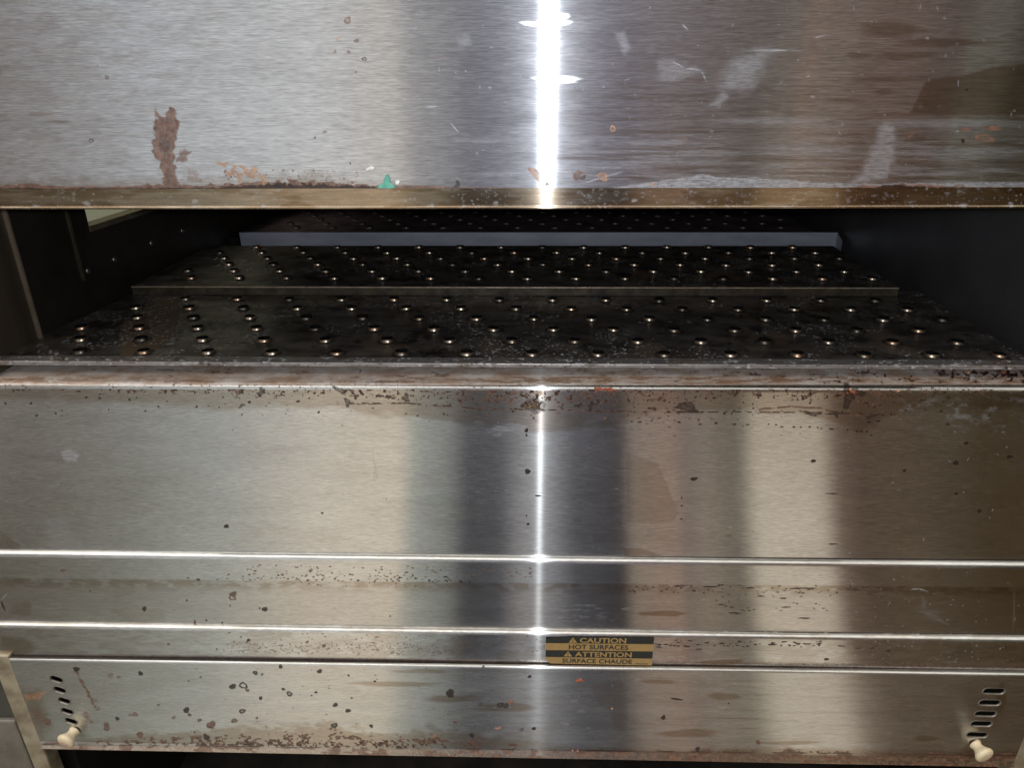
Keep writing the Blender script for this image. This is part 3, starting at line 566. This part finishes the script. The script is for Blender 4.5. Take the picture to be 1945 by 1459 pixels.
sp_.poly([(42, 1318), (96, 1310), (80, 1330), (50, 1336)], 'O', .62, 8, 4); sp_.poly([(36, 1310), (75, 1312), (95, 1380), (78, 1410), (58, 1370)], 'A', .8, 14, 6); sp_.poly([(46, 1340), (80, 1345), (90, 1360), (70, 1385), (56, 1375)], 'R', .5, 12, 6)
sp_.spot(1495/3.24+910+3, 1306+0, 2, 2, 'A', .1)
sp_.line([(1273, 1327), (1298, 1331)], 2.2, 'G', .8); sp_.line([(1350, 1365), (1460, 1367)], 1.2, 'A', .9); sp_.line([(1395, 1384), (1440, 1385)], 1.2, 'A', .9)
for a in [(1310, 1394, 55, 9), (1500, 1412, 60, 4), (1375, 1324, 36, 7), (960, 1345, 70, 8), (860, 1328, 60, 7), (800, 1276, 50, 5), (1760, 1404, 30, 5), (1250, 1296, 40, 4), (1900, 1330, 12, 30), (750, 1300, 90, 5)]: sp_.spot(*a, 'A', .8, .35)
sp_.poly([(1120, 1300), (1190, 1290), (1190, 1395), (1165, 1392), (1158, 1350), (1130, 1335)], 'A', .38, 5, 4)
sp_.poly([(1815, 1350), (1835, 1350), (1845, 1400), (1832, 1405)], 'B', .2, 8, 3); sp_.spot(1880, 1355, 45, 34, 'A', .55, .9)
sp_.scatter(26, (980, 1270, 1700, 1400), (1.5, 3.5), 'B', .4, 2.5); sp_.scatter(70, (100, 1270, 1000, 1410), (.8, 2.), 'R', .8); sp_.scatter(50, (200, 1290, 900, 1400), (1.2, 3.), 'R', .45, 1.2, .5)
sp_.scatter(90, (100, 1268, 1945, 1420), (.7, 1.7), 'B', .6); sp_.scatter(60, (430, 1385, 830, 1420), (1, 3), 'R', .9, 1.2, .2)
# slots punched through the sheet
left_slots = [(107, 1291, -20), (113.5, 1311.5, -22), (122, 1332, -20), (127.5, 1352, -20), (135, 1371, -16)]
right_slots = [(1888, 1314), (1880, 1336), (1872, 1357), (1864, 1376), (1856, 1397)]
slots = []
for px, py, a in left_slots:
    p = inv_y(px, py, ye); slots.append((p[0], p[2], .0070, .0043, 24))
for px, py in right_slots:
    p = inv_y(px, py, ye); slots.append((p[0], p[2], .0115, .0041, 0 if px > 1860 else 2))
knobs = [(float(inv_y(142, 1389, ye)[0]), float(inv_y(142, 1389, ye)[2])), (float(inv_y(1852, 1414, ye)[0]), float(inv_y(1852, 1414, ye)[2]))]
xc = (sp_.x[:-1, :-1]+sp_.x[1:, 1:])/2; hc_ = (sp_.h[:-1, :-1]+sp_.h[1:, 1:])/2; keep = np.ones(xc.shape, bool)
for sx_, sh_, a, b, an in slots:
    an = math.radians(an); u = (xc-sx_)*math.cos(an)+(hc_-sh_)*math.sin(an); v = -(xc-sx_)*math.sin(an)+(hc_-sh_)*math.cos(an)
    keep &= ~(np.hypot(np.maximum(abs(u)-(a-b), 0), v) < b)
sp_.keep = keep
panel = sp_.build('access_panel', M_access, oven)
for sx_, sh_, a, b, an in slots:                                       # rolled rim and inward wall of each slot
    V = []; Fc = []; n = 28; rings = [(b+.0011, -.0001), (b+.0006, -.0004), (b+.0001, -.0004), (b-.0003, .0002), (b-.0004, .0016)]
    an_ = math.radians(an)
    for rr, dy in rings:
        for k in range(n):
            t = 2*math.pi*k/n; u = rr*math.cos(t)+(a-b)*(1 if math.cos(t) > 0 else -1); v = rr*math.sin(t)
            V.append((sx_+u*math.cos(an_)-v*math.sin(an_), ye+dy, sh_+u*math.sin(an_)+v*math.cos(an_)))
    for j in range(len(rings)-1):
        for k in range(n): Fc.append((j*n+k, j*n+(k+1) % n, (j+1)*n+(k+1) % n, (j+1)*n+k))
    mesh_obj('vent_slot', V, Fc, M_slot, panel, True)
# pear shaped ivory pins
def pin(x, h, dirx, mat2):
    base = Vector((x, ye-.001, h)); tip = Vector((x+dirx*.008, ye-.016, h+.0020))
    ax = (tip-base).normalized(); K = .70; s1 = ax.orthogonal().normalized(); s2 = ax.cross(s1)
    pr_ = [(-.002, .0062), (.0004, .0066), (.0014, .0060), (.003, .0056), (.006, .0056), (.009, .0066), (.0125, .0082), (.0160, .0102), (.0190, .0103), (.0214, .0088), (.0225, .0050), (.0222, .0001)]
    V = []; Fc = []; n = 28
    for t, r in pr_:
        for k in range(n):
            a = 2*math.pi*k/n; q = base+ax*(t*K)+(s1*math.cos(a)+s2*math.sin(a))*r; V.append(tuple(q))
    for j in range(len(pr_)-1):
        for k in range(n): Fc.append((j*n+k, j*n+(k+1) % n, (j+1)*n+(k+1) % n, (j+1)*n+k))
    o = mesh_obj('knob', V, Fc, M_knob, panel, True)
    c = base+ax*(.0223*K); V = []; Fc = []
    for j, (r, e) in enumerate(((.0054, -.0002), (.0048, .0005), (.003, .0007), (.0001, .0007))):
        for k in range(n):
            a = 2*math.pi*k/n; rr = r*(1+.08*math.sin(3*a+1)); V.append(tuple(c+ax*e+(s1*math.cos(a)+s2*math.sin(a))*rr))
    for j in range(3):
        for k in range(n): Fc.append((j*n+k, j*n+(k+1) % n, (j+1)*n+(k+1) % n, (j+1)*n+k))
    if mat2: mesh_obj('worn_tip', V, Fc, mat2, o, True)
    return o
pin(*knobs[0], -.45, M_knobd)['label'] = 'ivory pin with a stained brown tip'
pin(*knobs[1], .50, None)['label'] = 'clean pale ivory pin'

# ---- warning sticker ------------------------------------------------------
ys = yc_-.0009
def sp(px, py, dy=0.): return inv_y(px, py, ys-dy)
TL, TR, BR, BL = sp(1037, 1210), sp(1242.5, 1211.5), sp(1238, 1264.5), sp(1036, 1260.5)
M_sblack = simple('sticker_black', (.022, .024, .022), .45, 0, (.03, .032, .028), 200, 0, .4)
M_sgold = simple('sticker_gold', (.45, .30, .115), .42, .2, (.40, .26, .10), 150, 0, .4)
def bil(u, v, dy=0.):
    a = TL*(1-u)+TR*u; b = BL*(1-u)+BR*u; p = a*(1-v)+b*v; return (p[0], ys-dy, p[2])
def torn(v):                                                            # left/bottom-left corner is peeled away
    return max(0., (v-.80)/.20)**1.2*.045
def strip(name, v0, v1, mat, par, dy, n=24, topcut=None):
    V = []; Fc = []
    us = np.linspace(0, 1, 80)
    for j in range(n+1):
        v = v0+(v1-v0)*j/n
        for u in us:
            uu = torn(v)+u*(1-torn(v)-.012*max(0, v-.9)*10*.1)
            vv = v
            if topcut and j == 0: vv = v+topcut(uu)
            V.append(bil(uu, vv, dy))
    k = len(us)
    for j in range(n):
        for i in range(k-1): Fc.append((j*k+i, j*k+i+1, (j+1)*k+i+1, (j+1)*k+i))
    b = len(V); V += [(x, y+.0008, h) for x, y, h in V[:]]
    Fc += [tuple(b+i for i in reversed(q)) for q in Fc[:]]
    o = mesh_obj(name, V, Fc, mat, par); return o
def ragged(u): return (.055*max(0, 1-u/.20)+.035*(lattice_noise(np.array([u*60.]), np.array([.5]), 5)[0]-.3)) if u < .24 else .004*math.sin(u*90)
sticker = strip('warning_sticker', 0, 1, M_sblack, oven, 0, 24, ragged); sticker['label'] = 'gold and black bilingual hot surface warning sticker'
strip('gold_stripe', .235, .495, M_sgold, sticker, .0002, 6); strip('gold_stripe', .755, 1.0, M_sgold, sticker, .0002, 8)
eu = (TR-TL); eu = eu/np.linalg.norm(eu); sw = np.linalg.norm(TR-TL); shh = np.linalg.norm(BL-TL)
def text(body, u, v, height, width, mat, bold=.012, dy=.0004):
    cu = bpy.data.curves.new('txt', 'FONT'); cu.body = body; cu.size = 1; cu.offset = bold; cu.resolution_u = 4; cu.space_character = 1.02
    o = bpy.data.objects.new('txt', cu); S.collection.objects.link(o); bpy.context.view_layer.update()
    me = bpy.data.meshes.new_from_object(o.evaluated_get(bpy.context.evaluated_depsgraph_get()))
    bpy.data.objects.remove(o)
    co = np.array([vv.co[:] for vv in me.vertices]); lo, hi = co.min(0), co.max(0)
    ux = (co[:, 0]-lo[0])/(hi[0]-lo[0])*width; uy = (1-(co[:, 1]-lo[1])/(hi[1]-lo[1]))*height
    V = [bil(u+a, v+b, dy) for a, b in zip(ux, uy)]
    o = mesh_obj('lettering', V, [tuple(p.vertices) for p in me.polygons], mat, sticker); return o
text('CAUTION', .315, .025, .185, .43, M_sgold, .028)
text('HOT SURFACES', .215, .275, .175, .555, M_sblack, .024)
text('ATTENTION', .275, .535, .185, .53, M_sgold, .028)
text('SURFACE CHAUDE', .158, .80, .165, .655, M_sblack, .024)
text('2N0281209F', .84, .925, .05, .125, M_sblack, .02)
for (u, v) in ((.21, .01), (.168, .52)):                                  # warning triangles with their exclamation marks
    V = [bil(u, v+.20, .0004), bil(u+.082, v+.20, .0004), bil(u+.041, v, .0004)]
    o = mesh_obj('warning_triangle', V, [(0, 1, 2)], M_sgold, sticker)
    a, b = u+.0365, u+.0455
    V = [bil(a, v+.065, .0006), bil(b, v+.065, .0006), bil(b-.002, v+.14, .0006), bil(a+.002, v+.14, .0006), bil(a, v+.155, .0006), bil(b, v+.155, .0006), bil(b, v+.178, .0006), bil(a, v+.178, .0006)]
    mesh_obj('exclamation_mark', V, [(0, 1, 2, 3), (4, 5, 6, 7)], M_sblack, o)

# ---- chamber: side walls, back, roof, floor ---------------------------------
def wallx(y): return -.5165+.05*(y-.65)
def wx(px, py, y): return float(inv_y(px, py, y)[0])
oy0, oy1 = .809, 1.30; oh = .161
WL = []
def wl(y0, y1, h0, h1, t=.018): WL.append((wallx((y0+y1)/2)-t, wallx((y0+y1)/2), y0, y1, h0, h1))
def prism_wall(segs, side, t, name, mat):
    V = []; Fc = []
    for y0, y1, h0, h1 in segs:
        b = len(V)
        for y in (y0, y1):
            x = side(y)
            V.extend([(x, y, h0), (x, y, h1), (x+t, y, h1), (x+t, y, h0)])
        Fc.extend([tuple(b+i for i in q) for q in ((0, 1, 5, 4), (1, 2, 6, 5), (2, 3, 7, 6), (3, 0, 4, 7), (0, 3, 2, 1), (4, 5, 6, 7))])
    return mesh_obj(name, V, Fc, mat, oven)
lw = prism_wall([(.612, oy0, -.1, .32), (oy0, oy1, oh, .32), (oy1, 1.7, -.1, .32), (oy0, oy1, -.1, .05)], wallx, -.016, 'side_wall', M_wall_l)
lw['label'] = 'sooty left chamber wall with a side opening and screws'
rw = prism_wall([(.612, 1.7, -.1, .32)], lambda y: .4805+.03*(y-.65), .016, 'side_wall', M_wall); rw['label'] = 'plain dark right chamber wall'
V, Fc = boxes([(wallx(1.05)-.012, wallx(1.05)-.0015, oy0, oy1, oh-.0025, oh-.0005)]); 
# worn sill of the side opening
V = [(wallx(oy0)-.018, oy0, oh-.003), (wallx(oy0)+.001, oy0, oh-.003), (wallx(oy1)+.001, oy1, oh-.003), (wallx(oy1)-.018, oy1, oh-.003),
     (wallx(oy0)-.018, oy0, oh+.0035), (wallx(oy0)+.001, oy0, oh+.0035), (wallx(oy1)+.001, oy1, oh+.0035), (wallx(oy1)-.018, oy1, oh+.0035)]
mesh_obj('sill', V, [(0, 1, 2, 3), (4, 5, 6, 7), (0, 1, 5, 4), (1, 2, 6, 5), (2, 3, 7, 6), (3, 0, 4, 7)], M_tan, lw)
for y, h in [(.789, .205), (.841, .2045), (.925, .203), (1.007, .203)]:
    V = []; Fc = []; x0 = wallx(y)
    for r, e in ((.0042, 0), (.0040, .0012), (.0028, .0019), (.0001, .0021)):
        for k in range(16): a = 2*math.pi*k/16; V.append((x0+e, y+r*math.cos(a), h+r*math.sin(a)))
    for j in range(3):
        for k in range(16): Fc.append((j*16+k, j*16+(k+1) % 16, (j+1)*16+(k+1) % 16, (j+1)*16+k))
    mesh_obj('screw', V, Fc, M_screw, lw, True)
x0 = wallx(.7)
V, Fc = boxes([(x0-.004, x0+.004, .612, .681, .0, .262)]); bevel(mesh_obj('door_jamb', V, Fc, simple('brown_jamb', (.15, .115, .08), .45, .5, (.08, .062, .045), 14, 0, .4, (1, 1, .2)), oven), .0008)
V, Fc = boxes([(x0+.002, x0+.0075, .6815, .684, .0, .258)]); mesh_obj('jamb_edge', V, Fc, simple('worn_brown_edge', (.42, .34, .25), .4, .5, (.22, .17, .12), 40, 0, .4, (1, 1, .3)), oven)
V, Fc = boxes([(wallx(.777)-.001, wallx(.777)+.0016, .7752, .7762, .0, .213), (wallx(.777)-.001, wallx(.777)+.0016, .7785, .7792, .0, .213)])
mesh_obj('guide_strip', V, Fc, simple('dim_guide_steel', (.20, .16, .11), .4, .8), lw)
V, Fc = boxes([(wallx(.70), wallx(.70)+.003, .7035, .7055, .0, .115)]); mesh_obj('guide_strip', V, Fc, M_screw, lw)
V, Fc = boxes([(-.56, .55, .51, 1.72, -.104, -.1), (-.56, .55, 1.70, 1.72, -.1, .32)]); mesh_obj('chamber_shell', V, Fc, M_black, oven)
V, Fc = boxes([(-.56, .55, .61, 1.72, .32, .326)]); mesh_obj('chamber_floor', V, Fc, M_black, oven)
# blue-grey cross band standing behind the second plate, folded forward at its right end
yk = 1.150
V, Fc = [], []
hk0, hk1 = hh(441.5, yk), .30
xa, xb = wx(455, 446, yk), wx(1590, 447, yk)
ex = wx(1606, 455, yk-.03)
V = [(xa, yk, hk0), (xb, yk, hk0), (xb, yk, hk1), (xa+.001, yk, hk1), (ex-.004, yk-.03, hk0+.008), (ex-.004, yk-.03, hk1),
     (xa, yk+.002, hk0), (xb, yk+.002, hk0), (xb, yk+.002, hk1), (xa+.001, yk+.002, hk1)]
mesh_obj('cross_band', V, [(0, 1, 2, 3), (1, 4, 5, 2), (6, 7, 1, 0), (9, 8, 7, 6)], M_blue, oven)
V, Fc = boxes([(wallx(1.15), xa-.001, yk-.01, yk+.01, hk0+.006, .30)]); mesh_obj('corner_block', V, Fc, M_black, oven)

for x0, x1, y1, nm in ((-.80, -.545, .80, 'left'), (.512, .80, 1.70, 'right')):
    V, Fc = boxes([(x0, x1, .606, y1, -.36, .262)]); bevel(mesh_obj('side_casing', V, Fc, M_green, oven), .002)
V, Fc = boxes([(-.60, .60, .512, 1.72, -.362, -.358)]); mesh_obj('top_cover', V, Fc, M_green, oven)
# ---- cabinet under the access panel ------------------------------------------
hbm = hh(1438.8, ye)
V, Fc = boxes([(-.70, -.565, ye+.03, 1.2, hbm-.35, 1.05), (.58, .70, ye+.03, 1.2, hbm-.35, 1.05), (-.565, .58, 1.0, 1.02, hbm, 1.05)])
mesh_obj('cabinet_side', V, Fc, M_black, oven)
V, Fc = boxes([(-.565, .58, .75, 1.0, 1.03, 1.05)]); mesh_obj('cabinet_floor', V, Fc, simple('grimy_floor_pan', (.05, .042, .035), .5, .3, (.02, .018, .016), 14, .3), oven)
p0, p1 = inv_y(186, 1440, .66), inv_y(205, 1475, .66)
V, Fc = boxes([(p0[0]-.004, p0[0]+.005, .66, .67, hbm-.01, 1.03)]); mesh_obj('inner_post', V, Fc, M_tan, oven)
# side frame left of the access panel
xq = float(inv_y(66, 1459, ye)[0])
V, Fc = boxes([(xl-.0215, xl-.0005, ye+.0012, ye+.02, hh(1264, ye), 1.0)]); fr = bevel(mesh_obj('frame_post', V, Fc, M_post, oven), .002, 3)
V, Fc = boxes([(xr+.0005, xr+.03, ye+.0012, ye+.02, hh(1264, ye), 1.0)]); bevel(mesh_obj('frame_post', V, Fc, M_post, oven), .002, 3)
xo = float(inv_y(20, 1345, ye)[0])
V, Fc = boxes([(-.80, xl-.0235, ye+.006, ye+.03, hh(1272, ye), hh(1389, ye))]); bevel(mesh_obj('side_cover', V, Fc, M_green, oven), .002)
V, Fc = boxes([(-.80, xl-.0235, ye+.002, ye+.03, hh(1391.5, ye), 1.0)]); bevel(mesh_obj('side_cover', V, Fc, simple('grey_side_steel', (.27, .25, .21), .55, .4, (.17, .15, .12), 22, 0, .4, (1, 3, 1)), oven), .002)

# ================================================================== NOZZLE PLATES
def nozzle_mesh():
    V = []; Fc = []; n = 24
    shells = [(2, [(.0082, .0001), (.0076, .0003), (.0072, .0006)]), (0, [(.0074, .0006), (.0070, .0013), (.0068, .0031)]),
              (0, [(.0068, .0031), (.0067, .0033), (.0066, .0033)]), (1, [(.0066, .0033), (.0064, .0018), (.0064, .0005), (.0001, .0004)])]
    mats = []
    for mi, pr_ in shells:
        b0 = len(V)
        for r, z in pr_:
            for k in range(n): a = 2*math.pi*k/n; V.append((r*math.cos(a), r*math.sin(a), z))
        for j in range(len(pr_)-1):
            for k in range(n): Fc.append((b0+j*n+k, b0+j*n+(k+1) % n, b0+(j+1)*n+(k+1) % n, b0+(j+1)*n+k)); mats.append(mi)
    me = bpy.data.meshes.new('nozzle'); me.from_pydata(V, [], Fc)
    me.materials.append(M_nozzle); me.materials.append(M_hole); me.materials.append(M_plate)
    me.polygons.foreach_set('material_index', mats)
    me.shade_smooth(); return me
NZ = nozzle_mesh()
NZV = [NZ]
for c1, c2, rg in (((.42, .35, .26), (.25, .2, .15), .38), ((.72, .50, .34), (.5, .33, .22), .36), ((.20, .17, .14), (.12, .10, .08), .42)):
    k_ = NZ.copy(); k_.materials[0] = simple('worn_nozzle_steel', c1, rg, 1., c2, 160, .1); NZV.append(k_)
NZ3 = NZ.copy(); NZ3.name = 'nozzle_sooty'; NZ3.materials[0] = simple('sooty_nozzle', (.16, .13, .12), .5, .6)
def nozzle_plate(label, corners, h, rows, pitch, x00, shift, step, margins, drop, me=NZ, mat=M_plate, edge_h=.0012, seed=0, extra=None):
    """corners: front-left, front-right, back-right, back-left (x, y). rows: y positions front to back"""
    root = empty('nozzle_plate', ((corners[0][0]+corners[1][0])/2, corners[0][1], HC-h)); tag(root, label, 'oven plate', 'perforated nozzle plates one behind the other in the oven chamber')
    y0, y1 = corners[0][1], corners[3][1]
    pts = [(y0, h, True), (y1, h, True)]
    sh = Sheet(corners[0][0], corners[1][0], pts, step)
    t = (sh.y-y0)/(y1-y0); u = (sh.x-corners[0][0])/(corners[1][0]-corners[0][0])
    sh.x = (corners[0][0]*(1-t)+corners[3][0]*t)*(1-u)+(corners[1][0]*(1-t)+corners[2][0]*t)*u
    sh.h = sh.h+.0007*(fbm(sh.x*9, sh.y*9, 400+seed, 2)-.5)
    sh.px, sh.py = chart(sh.x, sh.y, sh.h)
    A_, B_ = sh.x*1000, sh.y*1000
    nA = fbm(A_/30, B_/30, 500+seed); nB = fbm(A_/6, B_/6, 510+seed); nC = fbm(A_/2.2, B_/2.2, 520+seed, 3)
    sh.field('G', .62*sst(.50, .66, nA*.55+nB*.25+nC*.2)); sh.field('B', .72*sst(.58, .72, nC)*sst(.42, .58, fbm(A_/50, B_/40, 530+seed)))
    sh.field('R', .5*sst(.56, .70, fbm(A_/40, B_/60, 540+seed)))
    if extra: extra(sh)
    noz = []
    for i, y in enumerate(rows):
        k0 = -20
        for k in range(k0, 21):
            x = x00-shift*i+pitch*k
            tt = (y-y0)/(y1-y0); lx = corners[0][0]*(1-tt)+corners[3][0]*tt; rx = corners[1][0]*(1-tt)+corners[2][0]*tt
            if x < lx+margins[0]+(0.012 if i > 2 and margins[2] else 0) or x > rx-margins[1]: continue
            if margins[2] and i >= 3 and x < lx+.034: continue
            noz.append((x, y))
            dd = np.hypot(sh.x-x, (sh.y-y)); w = (dd < .016)
            sh.ch['G'][w] = np.maximum(sh.ch['G'][w], .55*sst(.0130, .0085, dd[w]))
    surf = sh.build('perforated_sheet', mat, root)
    first = None
    for x, y in noz:
        o = bpy.data.objects.new('nozzle', NZV[int(rng.choice(4, p=(.45, .28, .15, .12)))] if me is NZ else me); link(o, root); o.location = (x-root.location.x, y-root.location.y, .0002)
        o.rotation_euler = (rng.normal(0, .02), rng.normal(0, .02), rng.uniform(0, 6.28)); s_ = rng.normal(.90, .035); o.scale = (s_, s_, s_*rng.uniform(.9, 1.08))
    # front flange with a bright worn fold, then the side skirts
    (ax_, ay_), (bx_, by_) = corners[0], corners[1]
    V, Fc = boxes([(ax_, bx_, ay_-.0009, ay_+.0003, h-.0002, h+.0012)]); mesh_obj('worn_edge', V, Fc, M_edge if me is NZ else NZ3.materials[0], root)
    V, Fc = boxes([(ax_+.0005, bx_-.0005, ay_-.0003, ay_+.0012, h+.0012, h+drop)]); mesh_obj('front_flange', V, Fc, simple('flange_steel', (.10, .082, .05), .5, .4, (.03, .022, .016), 50, .3), root)
    for (a, b), s_ in (((corners[0], corners[3]), .0008), ((corners[1], corners[2]), -.0008)):
        V = [(a[0], a[1], h), (b[0], b[1], h), (b[0], b[1], h+.03), (a[0], a[1], h+.03), (a[0]+s_, a[1], h), (b[0]+s_, b[1], h), (b[0]+s_, b[1], h+.03), (a[0]+s_, a[1], h+.03)]
        mesh_obj('side_skirt', V, [(0, 1, 2, 3), (4, 7, 6, 5), (0, 3, 7, 4), (2, 6, 5, 1)], mat, root)
    return root
def brown_patch(sh):
    sh.poly([(232, 612), (285, 575), (335, 560), (345, 585), (335, 640), (262, 682), (228, 682)], 'R', .85, 8, 7)
    m = sst(.2, .6, sh.ch['R']); w = (sh.px > 215) & (sh.px < 360) & (sh.py > 555)
    sh.ch['G'][w] *= (1-.75*m[w])
p1_rows = [.6415+.0356*i for i in range(6)]
yf = float(inv_h(1000, 683, .2490)[1])
np1 = nozzle_plate('nearest sooty steel plate dotted with raised round nozzles just behind the front ledge', [(-.5175, yf-.002), (.4690, yf-.002), (.4785, .862), (-.4935, .862)], .2490, p1_rows, .0634, .0017, .0205, .0011, (.020, .012, False), .006, seed=1, extra=brown_patch)
# doubled front strip of the first plate
yq = float(inv_h(1000, 690.5, .2470)[1])
V = []; 
st = Sheet(-.53, .478, [(yq+.0135, .2468, True), (yq+.0008, .2470, True), (yq, .2478, True), (yq, .2510, True)], .0009)
st.field('G', .5*sst(.55, .7, fbm(st.px/8, st.py/5, 611))); st.field('B', .8*sst(.62, .74, fbm(st.px/7, st.py/3, 613, 3))); st.field('R', .5*sst(.5, .65, fbm(st.px/40, st.py/8, 615)))
st.build('front_strip', simple('worn_strip_steel', (.42, .39, .37), .4, .6, (.25, .23, .22), 60, .1, .5, (.3, 2, 1), True), np1)
p2_rows = [.875+.0349*i for i in range(6)]
yf2 = float(inv_h(1000, 545, .2377)[1])
nozzle_plate('dark nozzle plate in the middle of the chamber with a thin bright front edge', [(-.4925, yf2), (.4410, yf2), (.4490, 1.0645), (-.4880, 1.0645)], .2377, p2_rows, .0613, -.0043, .0203, .0013, (.018, .010, False), .0105, seed=2)
h3 = .2400; y3 = float(inv_h(1000, 440.5, h3)[1])
p3_rows = [y3+.030+.036*i for i in range(6)]
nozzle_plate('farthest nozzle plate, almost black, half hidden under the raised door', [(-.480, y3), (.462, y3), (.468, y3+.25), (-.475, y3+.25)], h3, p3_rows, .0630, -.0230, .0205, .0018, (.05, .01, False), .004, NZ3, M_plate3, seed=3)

# ================================================================== CRUMBS AND SCRAPS
def crumb_mesh(n, spread, size, seed, shred=False):
    r = random.Random(seed); V = []; Fc = []
    for _ in range(n):
        c = Vector((r.gauss(0, spread[0]), r.gauss(0, spread[1]), r.gauss(0, spread[2]))); s_ = size*r.uniform(.6, 1.4)
        sc = Vector((s_*(r.uniform(1.6, 3.2) if shred else 1), s_*.7, s_*.7)); rot = Matrix.Rotation(r.uniform(-1, 1), 3, 'Y') @ Matrix.Rotation(r.uniform(-.6, .6), 3, 'Z')
        b = len(V); nu, nv = 8, 5
        for j in range(nv+1):
            ph = math.pi*j/nv
            for i in range(nu):
                th = 2*math.pi*i/nu; q = Vector((math.cos(ph), math.sin(ph)*math.cos(th), math.sin(ph)*math.sin(th)))*(1+r.uniform(-.22, .22))
                q = rot @ Vector((q.x*sc.x, q.y*sc.y, q.z*sc.z)); V.append(tuple(c+q))
        for j in range(nv):
            for i in range(nu): Fc.append((b+j*nu+i, b+j*nu+(i+1) % nu, b+(j+1)*nu+(i+1) % nu, b+(j+1)*nu+i))
    me = bpy.data.meshes.new('crumb'); me.from_pydata(V, [], Fc); me.shade_smooth(); return me
M_red = simple('tomato_crumb', (.50, .16, .07), .5, 0, (.36, .09, .045), 500, .2); M_pink = simple('pink_crumb', (.62, .33, .26), .5, 0, (.5, .2, .14), 500, .1)
M_org = simple('cheese_crumb', (.80, .42, .20), .5, 0, (.62, .25, .1), 500, .1); M_grn = simple('green_scrap', (.12, .40, .29), .6, 0, (.07, .28, .2), 300, .2)
M_wht = simple('white_scrap', (.72, .72, .68), .5, 0, (.6, .6, .56), 300); M_char = simple('charred_lump', (.32, .21, .11), .5, 0, (.02, .012, .009), 260, .4)
def put(name, px, py, y, me_args, mat, label, cat='crumb', group=None, on_ledge=False, flat=.55):
    me = crumb_mesh(*me_args); me.materials.append(mat); o = link(bpy.data.objects.new(name, me))
    if on_ledge: p = inv_h(px, py, hl-.0008); o.location = (p[0], p[1], HC-p[2])
    else: p = inv_y(px, py, y-.0006); o.location = (p[0], p[1], HC-p[2]); o.scale = (1, flat, 1)
    tag(o, label, cat, group); return o
G = 'food crumbs stuck to the oven front'
put('food_crumb', 1148, 740, ya, (34, (.0042, .0005, .0012), .0008, 1, True), M_red, 'clump of shredded orange food stuck under the rounded shelf edge right of the highlight', group=G)
put('food_crumb', 1097, 1294, ye, (7, (.0017, .0003, .0006), .0010, 2, True), M_red, 'orange shred on the access panel just below the warning sticker', group=G)
put('food_crumb', 970, 1336, ye, (4, (.0009, .0003, .0009), .0012, 3), M_red, 'dark red crumb on the access panel left of the flash streak', group=G)
put('food_crumb', 1162, 1348, ye, (5, (.0009, .0003, .0009), .0009, 4), M_org, 'small orange crumb on the access panel below the right half of the sticker', group=G)
put('food_crumb', 945, 1385, ye, (5, (.0014, .0003, .0006), .0010, 5), M_pink, 'pink crumb low on the access panel left of the flash streak', group=G)
put('food_crumb', 1087, 1427, ye, (2, (.0008, .0002, .0003), .0014, 6), M_pink, 'left one of two pink crumbs on the bottom edge of the access panel', group=G)
put('food_crumb', 1098, 1428, ye, (2, (.0006, .0002, .0003), .0013, 7), M_pink, 'right one of two pink crumbs on the bottom edge of the access panel', group=G)
put('food_crumb', 1839, 708, ya, (2, (.0004, .0004, .0004), .0016, 8), M_org, 'round orange crumb on the black crust at the right end of the ledge', group=G, on_ledge=True)
put('food_crumb', 1906, 708, ya, (4, (.0012, .0006, .0004), .0013, 9), M_red, 'reddish crumb on the black crust farthest right on the ledge', group=G, on_ledge=True)
put('food_crumb', 1616, 740, ya, (2, (.0004, .0002, .0004), .0013, 10), M_org, 'round golden crumb just under the shelf edge on the right', group=G)
put('food_crumb', 1624, 745, ya, (6, (.0028, .0002, .0005), .0007, 11, True), M_red, 'thin orange shreds under the shelf edge beside the round golden crumb', group=G)
put('food_crumb', 1710, 743, ya, (3, (.0015, .0002, .0003), .0009, 12), M_org, 'tiny orange crumb under the shelf edge, rightmost on the shelf face', group=G)
put('charred_lump', 1012, 773, ya, (16, (.0038, .0006, .0016), .0015, 13), M_char, 'charred brown lump baked onto the shelf face beside the flash streak', 'burnt residue')
# green paper scrap (an upright triangle) and a curl of white film at the door's lower edge
def scrap(name, pts, y, mat, label, cat):
    P_ = [inv_y(px, py, y) for px, py in pts]; c = P_[0]; V = []; n = len(P_)
    for dy in (-.0010, -.0002):
        for p in P_: V.append((p[0], y+dy*(1+.5*rng.random()), p[2]))
    Fc = [tuple(range(n)), tuple(range(2*n-1, n-1, -1))]+[(i, (i+1) % n, n+(i+1) % n, n+i) for i in range(n)]
    o = mesh_obj(name, V, Fc, mat); tag(o, label, cat); return o
scrap('green_scrap', [(717, 356), (722, 350), (728, 347), (731, 337), (733, 332), (738, 331), (741, 340), (742, 347), (748, 351), (751, 356), (735, 357)], yd, M_grn, 'small green triangular scrap stuck at the lower edge of the raised door', 'scrap')
scrap('white_scrap', [(695, 320), (702, 316), (706, 314), (712, 317), (710, 321), (703, 321), (698, 323)], yd, M_wht, 'curled white scrap on the raised door above the green scrap', 'scrap')
scrap('white_scrap', [(751, 344), (755, 341), (760, 344), (757, 349), (753, 349)], yd, M_wht, 'tiny white flake on the raised door right of the green scrap', 'scrap')
